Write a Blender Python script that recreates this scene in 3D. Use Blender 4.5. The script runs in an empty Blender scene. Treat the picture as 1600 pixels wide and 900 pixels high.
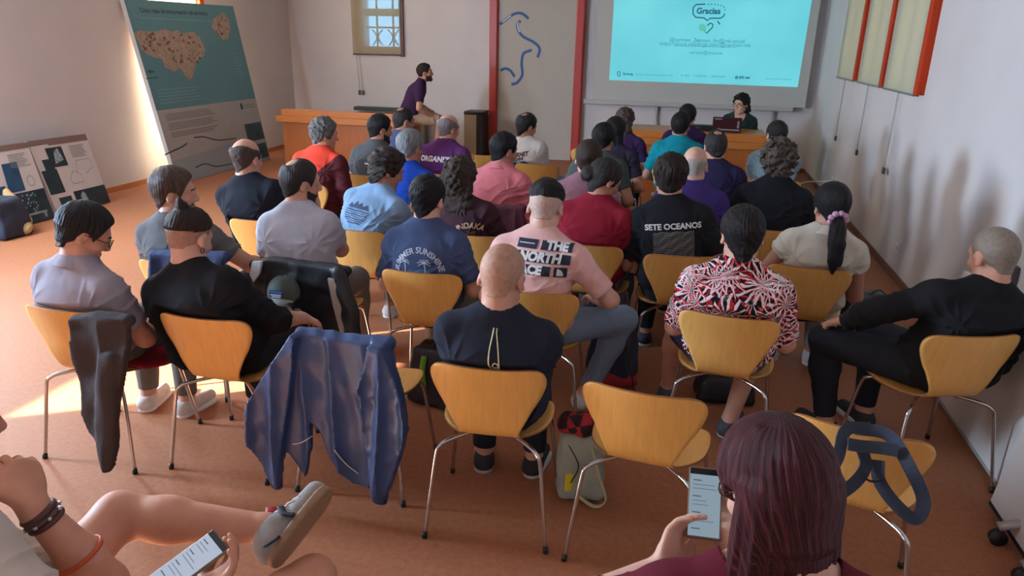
import bpy, bmesh, math, random
import numpy as np
from mathutils import Vector, Matrix
from mathutils.bvhtree import BVHTree

# ------------------------------------------------------------------ camera, light, exposure
SC = bpy.context.scene
COL = SC.collection
CAM_POS = np.array([0.0, 0.0, 1.95])
FPX = 1130.0
def _axes(pitch, roll, yaw):
    p, r, y = [math.radians(a) for a in (pitch, roll, yaw)]
    F = np.array([-math.sin(y)*math.cos(p), math.cos(y)*math.cos(p), -math.sin(p)])
    R0 = np.array([math.cos(y), math.sin(y), 0.0]); U0 = np.cross(R0, F)
    return R0*math.cos(r)+U0*math.sin(r), U0*math.cos(r)-R0*math.sin(r), F
CR, CU, CF = _axes(19.0, 1.2, 13.0)
cd = bpy.data.cameras.new('camera'); cam = bpy.data.objects.new('camera', cd); COL.objects.link(cam)
cd.sensor_width = 36.0; cd.lens = FPX/1600*36.0; cd.clip_start = 0.05
cam.matrix_world = Matrix(((CR[0], CU[0], -CF[0], CAM_POS[0]), (CR[1], CU[1], -CF[1], CAM_POS[1]),
                           (CR[2], CU[2], -CF[2], CAM_POS[2]), (0, 0, 0, 1)))
SC.camera = cam
def ray(x, y): return CF + CR*((x-800)/FPX) - CU*((y-450)/FPX)
def at(x, y, z=0.0):
    d = ray(x, y); return CAM_POS + d*((z-CAM_POS[2])/d[2])
def on(x, y, ax, v):
    d = ray(x, y); return CAM_POS + d*((v-CAM_POS[ax])/d[ax])
def proj(p):
    v = np.asarray(p)-CAM_POS; w = v.dot(CF)
    return np.array([800+FPX*v.dot(CR)/w, 450-FPX*v.dot(CU)/w])

SC.view_settings.view_transform = 'Standard'; SC.view_settings.look = 'None'
SC.view_settings.gamma = 1.0; SC.view_settings.use_curve_mapping = False
SC.view_settings.exposure = 0.26
wd = bpy.data.worlds.new('sky'); SC.world = wd; wd.use_nodes = True
bg = wd.node_tree.nodes['Background']; bg.inputs[0].default_value = (0.75, 0.86, 1.0, 1); bg.inputs[1].default_value = 0.9

def area(name, loc, direction, sx, sy, power, color):
    l = bpy.data.lights.new(name, 'AREA'); l.shape = 'RECTANGLE'; l.size = sx; l.size_y = sy
    l.energy = power; l.color = color
    o = bpy.data.objects.new(name, l); COL.objects.link(o); o.location = loc
    o.rotation_euler = Vector(direction).to_track_quat('-Z', 'Y').to_euler(); return o
sun = bpy.data.lights.new('sunlight', 'SUN'); sun.energy = 75.0; sun.angle = math.radians(0.6); sun.color = (1.0, 0.93, 0.80)
so = bpy.data.objects.new('sunlight', sun); COL.objects.link(so); so.location = (-12, -3, 5)
el = math.radians(19.9); hz = Vector((0.86, 0.51, 0)).normalized()
so.rotation_euler = Vector((hz.x*math.cos(el), hz.y*math.cos(el), -math.sin(el))).to_track_quat('-Z', 'Y').to_euler()
# daylight pouring through the tall left-hand windows (they lie outside the frame, near the viewer)
area('window_or_fill_light', (-6.80, 2.3, 2.0), (1, 0.16, -0.16), 0.8, 0.9, 480, (0.52, 0.73, 1.0))
area('window_or_fill_light', (-6.80, 5.2, 2.0), (1, 0.0, -0.16), 0.7, 0.8, 120, (0.84, 0.92, 1.0))
# sunshine behind the big board, through the window it leans against
area('window_or_fill_light', (-7.08, 9.3, 2.15), (1, 0, -0.1), 0.95, 1.0, 170, (1.0, 0.84, 0.64))
area('board_bounce_fill', (-6.875, 9.53, 1.19), (-2.33, 0, -.35), 2.15, 2.1, 36, (1.0, 0.84, 0.60))  # added lamp standing in for sunlight bounced off the board's back
# warm fill lamp added behind the viewer, where the wall has no opening
area('window_or_fill_light', (-2.6, -2.3, 2.3), (0.0, 1, -0.5), 4.0, 1.4, 28, (1.0, 0.78, 0.62))

# ------------------------------------------------------------------ helpers
rng = np.random.default_rng(7); random.seed(7)
def lin(c):
    return tuple(((v/255)/12.92 if v/255 <= 0.04045 else ((v/255+0.055)/1.055)**2.4) for v in c) + (1.0,)
def new_mat(name):
    m = bpy.data.materials.new(name); m.use_nodes = True
    return m, m.node_tree.nodes, m.node_tree.links, m.node_tree.nodes['Principled BSDF']
_M = {}
def mat(name, c, rough=0.6, metal=0.0, var=0.0, vscale=8.0, bump=0.0, bscale=60.0, spec=0.5, stretch=None, emit=0.0, ecol=None):
    if name in _M: return _M[name]
    m, N, L, b = new_mat(name)
    b.inputs['Roughness'].default_value = rough; b.inputs['Metallic'].default_value = metal
    b.inputs['Specular IOR Level'].default_value = spec
    col = lin(c); b.inputs['Base Color'].default_value = col
    tc = N.new('ShaderNodeTexCoord'); src = tc.outputs['Object']
    if stretch:
        mp = N.new('ShaderNodeMapping'); mp.inputs['Scale'].default_value = stretch
        L.new(src, mp.inputs[0]); src = mp.outputs[0]
    if var > 0:
        n = N.new('ShaderNodeTexNoise'); n.inputs['Scale'].default_value = vscale; n.inputs['Detail'].default_value = 5
        L.new(src, n.inputs['Vector'])
        r = N.new('ShaderNodeMapRange'); r.inputs[1].default_value = 0.3; r.inputs[2].default_value = 0.7
        r.inputs[3].default_value = 1-var; r.inputs[4].default_value = 1+var
        L.new(n.outputs[0], r.inputs[0])
        mx = N.new('ShaderNodeVectorMath'); mx.operation = 'SCALE'; mx.inputs[0].default_value = col[:3]
        L.new(r.outputs[0], mx.inputs['Scale']); L.new(mx.outputs[0], b.inputs['Base Color'])
    if bump > 0:
        n2 = N.new('ShaderNodeTexNoise'); n2.inputs['Scale'].default_value = bscale; n2.inputs['Detail'].default_value = 4
        L.new(src, n2.inputs['Vector'])
        bp = N.new('ShaderNodeBump'); bp.inputs['Strength'].default_value = bump; bp.inputs['Distance'].default_value = 0.01
        L.new(n2.outputs[0], bp.inputs['Height']); L.new(bp.outputs[0], b.inputs['Normal'])
    if emit > 0:
        b.inputs['Emission Color'].default_value = lin(ecol or c); b.inputs['Emission Strength'].default_value = emit
    _M[name] = m; return m
def put(name, verts, faces, m, parent=None, smooth=True, loc=None):
    me = bpy.data.meshes.new(name)
    me.from_pydata([tuple(map(float, v)) for v in verts], [], [tuple(map(int, f)) for f in faces]); me.update()
    if smooth and len(me.polygons): me.polygons.foreach_set('use_smooth', [True]*len(me.polygons))
    for mm in (m if isinstance(m, (list, tuple)) else [m]): me.materials.append(mm)
    o = bpy.data.objects.new(name, me); COL.objects.link(o)
    if loc is not None: o.location = loc
    if parent is not None: o.parent = parent
    return o
def tag(o, label=None, cat=None, group=None, kind=None):
    if label: o['label'] = label
    if cat: o['category'] = cat
    if group: o['group'] = group
    if kind: o['kind'] = kind
    return o
def empty(name, loc=(0, 0, 0), rz=0.0):
    o = bpy.data.objects.new(name, None); COL.objects.link(o); o.location = loc; o.rotation_euler = (0, 0, rz)
    o.empty_display_size = 0.1; return o
class MB:
    "collects shapes, then builds one mesh"
    def __init__(s): s.bm = bmesh.new()
    def box(s, a, b, bevel=0.0, M=None):
        a, b = np.minimum(a, b), np.maximum(a, b)
        r = bmesh.ops.create_cube(s.bm, size=1.0); vs = r['verts']
        for v in vs: v.co = Vector([a[i] + (v.co[i]+0.5)*(b[i]-a[i]) for i in range(3)])
        if bevel > 0:
            es = list({e for v in vs for e in v.link_edges})
            r2 = bmesh.ops.bevel(s.bm, geom=es, offset=bevel, segments=2, affect='EDGES', profile=0.5)
            vs = list({v for f in r2['faces'] for v in f.verts} | {v for v in vs if v.is_valid})
        if M is not None:
            for v in vs: v.co = M @ v.co
        return s
    def tube(s, pts, r, n=8, cap=True, flat=None):
        pts = [np.array(p, float) for p in pts]; k = len(pts)
        rs = r if isinstance(r, (list, tuple, np.ndarray)) else [r]*k
        up = np.array([0.13, 0.21, 0.97]); rings = []
        u = None
        for i in range(k):
            t = pts[min(i+1, k-1)]-pts[max(i-1, 0)]; t /= (np.linalg.norm(t)+1e-9)
            if u is None:
                u = np.cross(t, up); u /= np.linalg.norm(u)
            else:
                u = u - t*u.dot(t); u /= (np.linalg.norm(u)+1e-9)
            w = np.cross(t, u)
            fx, fy = flat if flat else (1, 1)
            rings.append([s.bm.verts.new(pts[i]+rs[i]*(fx*u*math.cos(a)+fy*w*math.sin(a))) for a in np.linspace(0, 2*math.pi, n, endpoint=False)])
        for i in range(k-1):
            for j in range(n): s.bm.faces.new((rings[i][j], rings[i][(j+1) % n], rings[i+1][(j+1) % n], rings[i+1][j]))
        if cap: s.bm.faces.new(rings[0][::-1]); s.bm.faces.new(rings[-1])
        return s
    def lathe(s, prof, n=20, c=(0, 0, 0), cap=True):
        rings = [[s.bm.verts.new((c[0]+r*math.cos(a), c[1]+r*math.sin(a), c[2]+z)) for a in np.linspace(0, 2*math.pi, n, endpoint=False)] for r, z in prof]
        for i in range(len(prof)-1):
            for j in range(n): s.bm.faces.new((rings[i][j], rings[i][(j+1) % n], rings[i+1][(j+1) % n], rings[i+1][j]))
        if cap: s.bm.faces.new(rings[0][::-1]); s.bm.faces.new(rings[-1])
        return s
    def prism(s, poly, depth, M):
        "poly in the local xy plane, extruded along local z, then moved by M"
        a = [s.bm.verts.new(M @ Vector((x, y, 0))) for x, y in poly]; b = [s.bm.verts.new(M @ Vector((x, y, depth))) for x, y in poly]
        n = len(poly); s.bm.faces.new(a[::-1]); s.bm.faces.new(b)
        for i in range(n): s.bm.faces.new((a[i], a[(i+1) % n], b[(i+1) % n], b[i]))
        return s
    def build(s, name, m, parent=None, smooth=False, loc=None, rot=None):
        bmesh.ops.recalc_face_normals(s.bm, faces=s.bm.faces[:])
        me = bpy.data.meshes.new(name); s.bm.to_mesh(me); s.bm.free()
        for mm in (m if isinstance(m, (list, tuple)) else [m]): me.materials.append(mm)
        if smooth: me.polygons.foreach_set('use_smooth', [True]*len(me.polygons))
        o = bpy.data.objects.new(name, me); COL.objects.link(o)
        if parent is not None: o.parent = parent
        if loc is not None: o.location = loc
        if rot is not None: o.rotation_euler = rot
        return o
def smooth_path(pts, n=6):
    "Catmull-Rom through the points"
    P = [np.array(p, float) for p in pts]; P = [2*P[0]-P[1]] + P + [2*P[-1]-P[-2]]; out = []
    for i in range(1, len(P)-2):
        for t in np.linspace(0, 1, n, endpoint=False):
            a, b, c, d = P[i-1], P[i], P[i+1], P[i+2]
            out.append(0.5*((2*b)+(-a+c)*t+(2*a-5*b+4*c-d)*t*t+(-a+3*b-3*c+d)*t**3))
    out.append(P[-2]); return out
def text_geo(s, size, bold=0.0, align='CENTER'):
    cu = bpy.data.curves.new('t', 'FONT'); cu.body = s; cu.size = size; cu.align_x = align; cu.align_y = 'CENTER'
    cu.offset = bold; cu.resolution_u = 3
    o = bpy.data.objects.new('t', cu); COL.objects.link(o)
    dg = bpy.context.evaluated_depsgraph_get(); me = o.evaluated_get(dg).to_mesh()
    V = np.array([v.co[:] for v in me.vertices]).reshape(-1, 3); Fc = [tuple(p.vertices) for p in me.polygons]
    o.evaluated_get(dg).to_mesh_clear(); bpy.data.objects.remove(o); bpy.data.curves.remove(cu)
    return V[:, :2], Fc
def poly_grid(x0, x1, y0, y1): return np.array([(x0, y0), (x1, y0), (x1, y1), (x0, y1)], float), [(0, 1, 2, 3)]
class Flat:
    "2-D artwork that is then laid on a surface"
    def __init__(s): s.V = []; s.F = []
    def add(s, V, F, off=(0, 0)):
        k = len(s.V); s.V += [(v[0]+off[0], v[1]+off[1]) for v in V]; s.F += [tuple(i+k for i in f) for f in F]; return s
    def rect(s, x0, x1, y0, y1): return s.add(*poly_grid(x0, x1, y0, y1))
    def poly(s, pts): return s.add(pts, [tuple(range(len(pts)))])
    def text(s, t, size, off=(0, 0), bold=0.0, align='CENTER', arc=None):
        V, F = text_geo(t, size, bold, align)
        if arc:
            a = V[:, 0]/arc; V = np.stack([(arc+V[:, 1])*np.sin(a), (arc+V[:, 1])*np.cos(a)-arc], 1)
        return s.add(V, F, off)
    def stroke(s, pts, w):
        pts = np.array(pts, float); n = len(pts); T = np.gradient(pts, axis=0); T /= np.linalg.norm(T, axis=1)[:, None]+1e-9
        Nn = np.stack([-T[:, 1], T[:, 0]], 1)
        V = np.concatenate([pts+Nn*w/2, pts-Nn*w/2]); return s.add(V, [(i, i+1, n+i+1, n+i) for i in range(n-1)])
    def ring(s, c, r0, r1, n=24, a0=0, a1=2*math.pi):
        A = np.linspace(a0, a1, n+1); V = [(c[0]+r0*math.cos(a), c[1]+r0*math.sin(a)) for a in A]+[(c[0]+r1*math.cos(a), c[1]+r1*math.sin(a)) for a in A]
        return s.add(V, [(i, i+1, n+2+i, n+1+i) for i in range(n)])
    def place(s, name, m, fn, parent=None):
        return put(name, [fn(x, y) for x, y in s.V], s.F, m, parent, smooth=False)

# ------------------------------------------------------------------ materials
def skin_mat(c):
    key = 'skin%d_%d_%d' % c
    if key in _M: return _M[key]
    m = mat(key, c, 0.5, var=0.10, vscale=14, bump=0.05, bscale=140, spec=0.35)
    b = m.node_tree.nodes['Principled BSDF']
    b.inputs['Subsurface Weight'].default_value = 0.08; b.inputs['Subsurface Radius'].default_value = (0.02, 0.008, 0.004)
    return m
def cloth(c, var=0.06):
    key = 'cloth%d_%d_%d' % c
    if key in _M: return _M[key]
    m = mat(key, c, 0.88, var=var, vscale=26, spec=0.15)
    N, L = m.node_tree.nodes, m.node_tree.links; b = N['Principled BSDF']
    tc = N.new('ShaderNodeTexCoord'); mp = N.new('ShaderNodeMapping'); mp.inputs['Scale'].default_value = (1.0, 1.0, 0.55); mp.inputs['Rotation'].default_value = (0.3, 0.5, 0.2)
    L.new(tc.outputs['Object'], mp.inputs[0])
    n = N.new('ShaderNodeTexNoise'); n.inputs['Scale'].default_value = 7; n.inputs['Detail'].default_value = 2.0; n.inputs['Distortion'].default_value = 0.3
    L.new(mp.outputs[0], n.inputs['Vector'])
    w = N.new('ShaderNodeTexNoise'); w.inputs['Scale'].default_value = 420; L.new(tc.outputs['Object'], w.inputs['Vector'])
    b1 = N.new('ShaderNodeBump'); b1.inputs['Strength'].default_value = 0.45; b1.inputs['Distance'].default_value = 0.02; L.new(n.outputs[0], b1.inputs['Height'])
    b2 = N.new('ShaderNodeBump'); b2.inputs['Strength'].default_value = 0.12; b2.inputs['Distance'].default_value = 0.004
    L.new(w.outputs[0], b2.inputs['Height']); L.new(b1.outputs[0], b2.inputs['Normal']); L.new(b2.outputs[0], b.inputs['Normal'])
    return m
def hair_mat(c, c2=None, curly=False):
    key = 'hair%d_%d_%d%s' % (*c, 'c' if curly else '')
    if c2: key += '%d%d' % (c2[0], c2[2])
    if key in _M: return _M[key]
    m, N, L, b = new_mat(key); _M[key] = m
    b.inputs['Roughness'].default_value = 0.5; b.inputs['Specular IOR Level'].default_value = 0.22
    tc = N.new('ShaderNodeTexCoord'); sp = N.new('ShaderNodeSeparateXYZ'); L.new(tc.outputs['Object'], sp.inputs[0])
    def mth(op, a, bb=None):
        n = N.new('ShaderNodeMath'); n.operation = op
        for i, v in enumerate((a, bb)):
            if v is None: continue
            if isinstance(v, (int, float)): n.inputs[i].default_value = v
            else: L.new(v, n.inputs[i])
        return n.outputs[0]
    ang = mth('ARCTAN2', sp.outputs[0], mth('ADD', sp.outputs[1], 0.045))
    cb = N.new('ShaderNodeCombineXYZ'); L.new(mth('MULTIPLY', ang, 9.0 if curly else 13.0), cb.inputs[0]); L.new(mth('MULTIPLY', sp.outputs[2], 2.6 if not curly else 60.0), cb.inputs[1])
    L.new(mth('MULTIPLY', sp.outputs[1], 2.0 if not curly else 60.0), cb.inputs[2])
    n = N.new('ShaderNodeTexNoise'); n.inputs['Scale'].default_value = 3.2 if not curly else 1.6; n.inputs['Detail'].default_value = 6; n.inputs['Roughness'].default_value = 0.75
    n.inputs['Distortion'].default_value = 0.3 if not curly else 1.2; L.new(cb.outputs[0], n.inputs['Vector'])
    rp = N.new('ShaderNodeValToRGB'); a = lin(c); z = lin(c2) if c2 else tuple(min(1, v*1.55+0.004) for v in a[:3])+(1,)
    rp.color_ramp.elements[0].position = 0.36; rp.color_ramp.elements[0].color = tuple(v*0.5 for v in a[:3])+(1,)
    rp.color_ramp.elements[1].position = 0.68; rp.color_ramp.elements[1].color = z
    e = rp.color_ramp.elements.new(0.5); e.color = a
    L.new(n.outputs[0], rp.inputs[0]); L.new(rp.outputs[0], b.inputs['Base Color'])
    bp = N.new('ShaderNodeBump'); bp.inputs['Strength'].default_value = 0.8; bp.inputs['Distance'].default_value = 0.006
    L.new(n.outputs[0], bp.inputs['Height']); L.new(bp.outputs[0], b.inputs['Normal']); return m
def wood_mat(name, c, stretch, dark=0.8, rough=0.42, scale=3.0):
    if name in _M: return _M[name]
    m, N, L, b = new_mat(name); _M[name] = m; b.inputs['Roughness'].default_value = rough; b.inputs['Specular IOR Level'].default_value = 0.4
    tc = N.new('ShaderNodeTexCoord'); mp = N.new('ShaderNodeMapping'); mp.inputs['Scale'].default_value = stretch; L.new(tc.outputs['Object'], mp.inputs[0])
    n = N.new('ShaderNodeTexNoise'); n.inputs['Scale'].default_value = scale; n.inputs['Detail'].default_value = 6; n.inputs['Distortion'].default_value = 0.8
    L.new(mp.outputs[0], n.inputs['Vector']); r = N.new('ShaderNodeValToRGB'); cc = lin(c)
    r.color_ramp.elements[0].position = 0.3; r.color_ramp.elements[0].color = tuple(v*dark for v in cc[:3])+(1,); r.color_ramp.elements[1].position = 0.72; r.color_ramp.elements[1].color = cc
    L.new(n.outputs[0], r.inputs[0]); L.new(r.outputs[0], b.inputs['Base Color']); return m
def emis(name, c, s):
    if name in _M: return _M[name]
    m, N, L, b = new_mat(name); _M[name] = m
    b.inputs['Base Color'].default_value = (0.02, 0.02, 0.02, 1); b.inputs['Emission Color'].default_value = lin(c); b.inputs['Emission Strength'].default_value = s
    b.inputs['Roughness'].default_value = 0.5; b.inputs['Specular IOR Level'].default_value = 0.1; return m
STEEL = mat('chrome_steel', (200, 200, 200), 0.22, 1.0)
BLACKP = mat('black_plastic', (24, 24, 26), 0.45)
WHITEP = mat('white_plastic', (225, 225, 220), 0.4)
# ------------------------------------------------------------------ the room
XL, XR, YF, YB, ZC = -7.03, 1.92, 12.4, -2.6, 3.3
WALLM = mat('painted_plaster', (206, 199, 196), 0.9, var=0.035, vscale=1.7, bump=0.10, bscale=35, spec=0.15)
def floor_mat():
    m, N, L, b = new_mat('terracotta_linoleum'); b.inputs['Roughness'].default_value = 0.5; b.inputs['Specular IOR Level'].default_value = 0.25
    tc = N.new('ShaderNodeTexCoord')
    n1 = N.new('ShaderNodeTexNoise'); n1.inputs['Scale'].default_value = 38; n1.inputs['Detail'].default_value = 8; n1.inputs['Roughness'].default_value = 0.7
    n2 = N.new('ShaderNodeTexNoise'); n2.inputs['Scale'].default_value = 1.1; n2.inputs['Detail'].default_value = 4
    L.new(tc.outputs['Object'], n1.inputs['Vector']); L.new(tc.outputs['Object'], n2.inputs['Vector'])
    mx = N.new('ShaderNodeMath'); mx.operation = 'MULTIPLY_ADD'; mx.inputs[1].default_value = 0.75
    L.new(n1.outputs[0], mx.inputs[0])
    m3 = N.new('ShaderNodeMath'); m3.operation = 'MULTIPLY'; m3.inputs[1].default_value = 0.3; L.new(n2.outputs[0], m3.inputs[0]); L.new(m3.outputs[0], mx.inputs[2])
    r = N.new('ShaderNodeValToRGB'); r.color_ramp.elements[0].position = 0.36; r.color_ramp.elements[0].color = lin((148, 93, 63))
    r.color_ramp.elements[1].position = 0.68; r.color_ramp.elements[1].color = lin((172, 112, 77))
    L.new(mx.outputs[0], r.inputs[0]); L.new(r.outputs[0], b.inputs['Base Color'])
    rr = N.new('ShaderNodeMapRange'); rr.inputs[3].default_value = 0.48; rr.inputs[4].default_value = 0.62; L.new(n2.outputs[0], rr.inputs[0]); L.new(rr.outputs[0], b.inputs['Roughness'])
    # a few thin scuffs
    wv = N.new('ShaderNodeTexNoise'); wv.inputs['Scale'].default_value = 4; wv.inputs['Detail'].default_value = 2
    mp = N.new('ShaderNodeMapping'); mp.inputs['Scale'].default_value = (0.35, 7, 1); mp.inputs['Rotation'].default_value = (0, 0, 0.4); L.new(tc.outputs['Object'], mp.inputs[0]); L.new(mp.outputs[0], wv.inputs['Vector'])
    bp = N.new('ShaderNodeBump'); bp.inputs['Strength'].default_value = 0.04; L.new(wv.outputs[0], bp.inputs['Height']); L.new(bp.outputs[0], b.inputs['Normal'])
    return m
tag(MB().box((XL-.3, YB-.3, -.12), (XR+.3, YF+.3, 0)).build('floor', floor_mat()), kind='structure')
tag(MB().box((XL-.3, YB-.3, ZC), (XR+.3, YF+.3, ZC+.12)).build('ceiling', mat('ceiling_white', (215, 210, 205), 0.9, var=.02)), kind='structure')
def wall(name, ax, v0, v1, lo, hi, holes):
    "wall slab between v0..v1 on axis ax, spanning lo..hi on the other horizontal axis, with rectangular openings (a0,a1,z0,z1)"
    xs = sorted({lo, hi} | {h[0] for h in holes} | {h[1] for h in holes}); zs = sorted({0, ZC} | {h[2] for h in holes} | {h[3] for h in holes})
    mb = MB()
    for i in range(len(xs)-1):
        j = 0
        while j < len(zs)-1:
            solid = lambda jj: not any(h[0] <= xs[i] and xs[i+1] <= h[1] and h[2] <= zs[jj] and zs[jj+1] <= h[3] for h in holes)
            if not solid(j): j += 1; continue
            k = j
            while k+1 < len(zs)-1 and solid(k+1): k += 1
            a, b = [0, 0, zs[j]], [0, 0, zs[k+1]]; a[ax], b[ax] = v0, v1; a[1-ax], b[1-ax] = xs[i], xs[i+1]
            mb.box(a, b); j = k+1
    return tag(mb.build(name, WALLM), kind='structure')
LH = [(-2.3, -1.35, 1.55, 2.45), (0.34, 1.30, 1.55, 2.4), (2.85, 3.75, 1.55, 2.4), (8.75, 9.85, 1.6, 2.7)]
RH = [(7.0, 8.0, 1.6, 2.75), (8.25, 9.25, 1.6, 2.75), (9.55, 10.55, 1.6, 2.75)]
FH = [(-5.6, -4.95, 1.78, 2.9)]
wall('wall_left', 0, XL-.3, XL, YB, YF, LH)
wall('wall_right', 0, XR, XR+.3, YB, YF, RH)
wall('wall_front', 1, YF, YF+.3, XL-.3, XR+.3, FH)
wall('wall_back', 1, YB-.3, YB, XL-.3, XR+.3, [])
SKIRT = mat('skirting_orange', (176, 110, 66), 0.5, var=.06, vscale=4)
SKIRTW = mat('skirting_brown', (120, 78, 60), 0.5, var=.06, vscale=4)
tag(MB().box((XL, YB, 0), (XL+.012, YF, .07), .003).build('baseboard_left', SKIRT), kind='structure')
tag(MB().box((XR-.012, YB, 0), (XR, YF, .07), .003).build('baseboard_right', SKIRTW), kind='structure')
tag(MB().box((XL+.012, YF-.012, 0), (XR-.012, YF, .07), .003).build('baseboard_front', SKIRTW), kind='structure')
REDW = mat('red_lacquered_timber', (186, 62, 32), 0.7, var=.12, vscale=5, stretch=(6, 6, .6), spec=.08)
REDD = mat('dark_red_timber', (150, 44, 30), 0.4, var=.15, vscale=5, stretch=(6, 6, .6))
def blind_mat(name, c, trans, see=0.0):
    m, N, L, b = new_mat(name); out = N['Material Output']; b.inputs['Base Color'].default_value = lin(c); b.inputs['Roughness'].default_value = .9
    t = N.new('ShaderNodeBsdfTranslucent'); t.inputs[0].default_value = lin(c); mx = N.new('ShaderNodeMixShader'); mx.inputs[0].default_value = trans
    L.new(b.outputs[0], mx.inputs[1]); L.new(t.outputs[0], mx.inputs[2]); last = mx
    if see > 0:
        tr = N.new('ShaderNodeBsdfTransparent'); m2 = N.new('ShaderNodeMixShader'); m2.inputs[0].default_value = see
        L.new(mx.outputs[0], m2.inputs[1]); L.new(tr.outputs[0], m2.inputs[2]); last = m2
    L.new(last.outputs[0], out.inputs[0]); return m
BLIND = blind_mat('cream_roller_blind', (206, 204, 184), .40)
BLINDS = blind_mat('screen_roller_blind', (196, 176, 146), .3, .42)
SKYP = emis('bright_daylight', (240, 238, 220), 2.4)
# right wall windows: projecting red frames, cream roller blinds with bead cords
for i, (a, b, z0, z1) in enumerate(RH):
    fr = tag(MB().box((XR-.062, a-.11, z0-.03), (XR+.02, a, z1+.08), .004).box((XR-.03, b, z0-.03), (XR+.02, b+.10, z1+.08), .004)
             .box((XR-.03, a, z1), (XR+.02, b, z1+.08), .004).build('window_%d' % (i+1), REDW), kind='structure')
    MB().box((XR+.005, a, z0), (XR+.19, a+.13, z1)).box((XR+.02, b-.05, z0), (XR+.06, b, z1)).box((XR+.02, (a+b)/2-.03, z0), (XR+.06, (a+b)/2+.03, z1)).build('window_sash', REDD, fr)
    MB().box((XR+.20, a-.02, z0-.02), (XR+.21, b+.02, z1+.02)).build('window_pane', SKYP, fr)
    bl = MB().box((XR-.042, a+.002, z0-.035), (XR-.040, b+.12, z1+.05)).build('roller_blind', BLIND, fr)
    MB().tube([(XR-.041, a+.03, z0-.04), (XR-.041, b+.12, z0-.04)], .010, 8).build('bottom_bar', mat('bar_grey', (120, 120, 112), .4), bl)
    zz = .86
    MB().tube([(XR-.041, a+.55, z0-.03), (XR-.04, a+.56, zz), (XR-.04, a+.53, zz), (XR-.041, a+.50, z0-.03)], .003, 5).build('cord', mat('cord_grey', (150, 150, 150), .6), bl)
    MB().box((XR-.05, a+.515, zz-.06), (XR-.03, a+.575, zz), .004).build('cord_weight', mat('cord_weight_grey', (70, 70, 72), .5), bl)
# left wall window behind the big board
a, b, z0, z1 = LH[3]
fr = tag(MB().box((XL-.02, a-.09, z0-.08), (XL+.05, a, z1+.08), .004).box((XL-.02, b, z0-.08), (XL+.05, b+.10, z1+.08), .004)
         .box((XL-.02, a, z1), (XL+.05, b, z1+.08), .004).box((XL-.02, a, z0-.08), (XL+.05, b, z0), .004).build('window_4', REDW), kind='structure')
MB().box((XL-.22, a-.02, z0-.02), (XL-.20, b+.02, z1+.02)).build('window_pane', emis('hot_daylight', (255, 236, 190), 2.2), fr)
# the openings beside the viewer: plain frames, glazed panes left open to the sky
for i, (a, b, z0, z1) in enumerate(LH[:3]):
    tag(MB().box((XL-.25, a-.05, z0-.05), (XL-.19, a+.03, z1+.05)).box((XL-.25, b-.03, z0-.05), (XL-.19, b+.05, z1+.05)).box((XL-.25, a, z1-.03), (XL-.19, b, z1+.05)).box((XL-.25, a, z0-.05), (XL-.19, b, z0+.02))
        .build('window_%d' % (i+5), REDD), kind='structure')
a, b, z0, z1 = LH[2]; MB().box((XL-.05, a-.03, z0-.03), (XL-.045, b+.03, z1+.03)).build('roller_blind', BLIND, bpy.data.objects['window_7'])  # closed blind added out of view to keep this window's sun off the floor
# front wall window with a see-through screen blind
a, b, z0, z1 = FH[0]
fr = tag(MB().box((-4.93, YF-.05, 1.62), (-4.86, YF+.02, 3.05), .004).box((-5.80, YF-.05, 2.95), (-4.93, YF+.02, 3.05), .004).build('window_8', mat('dark_window_frame', (96, 58, 50), .5)), kind='structure')
MB().box((a, YF+.22, z0), (b, YF+.24, z1)).build('window_pane', emis('blue_daylight', (130, 198, 244), 4.0), fr)
mb = MB()
for x in (-5.42, -5.12): mb.tube([(x, YF+.16, z0), (x, YF+.16, z1)], .018, 6)
for z in (2.08, 2.28): mb.box((a, YF+.15, z), (b, YF+.17, z+.03))
for x in (-5.42, -5.12):
    mb.tube(smooth_path([(x-.10, YF+.16, 2.06), (x-.03, YF+.16, 1.98), (x-.02, YF+.16, 1.9), (x-.09, YF+.16, 1.8)]), .012, 6)
    mb.tube(smooth_path([(x+.10, YF+.16, 2.06), (x+.03, YF+.16, 1.98), (x+.02, YF+.16, 1.9), (x+.09, YF+.16, 1.8)]), .012, 6)
mb.build('window_grille', mat('grille_dark', (70, 80, 92), .5), fr)
mb = MB().box((a, YF+.10, 2.30), (b, YF+.11, 2.40)); mb.build('window_sash', mat('sash_yellow', (190, 180, 120), .5), fr)
bl = MB().box((-5.80, YF-.065, 1.65), (-4.90, YF-.063, 3.0)).build('roller_blind', BLINDS, fr)
MB().tube([(-5.80, YF-.064, 1.645), (-4.90, YF-.064, 1.645)], .012, 8).build('bottom_bar', mat('bar_brown', (90, 70, 58), .5), bl)
MB().tube([(-5.74, YF-.06, 1.66), (-5.72, YF-.03, 1.02), (-5.66, YF-.03, 1.02), (-5.68, YF-.06, 1.66)], .0035, 5).build('cord', mat('cord_tan', (120, 100, 90), .6), bl)
MB().box((-5.745, YF-.045, .95), (-5.71, YF-.025, 1.03), .003).box((-5.675, YF-.045, .95), (-5.64, YF-.025, 1.03), .003).build('cord_weight', mat('weight_brown', (84, 66, 58), .5), bl)
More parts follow.
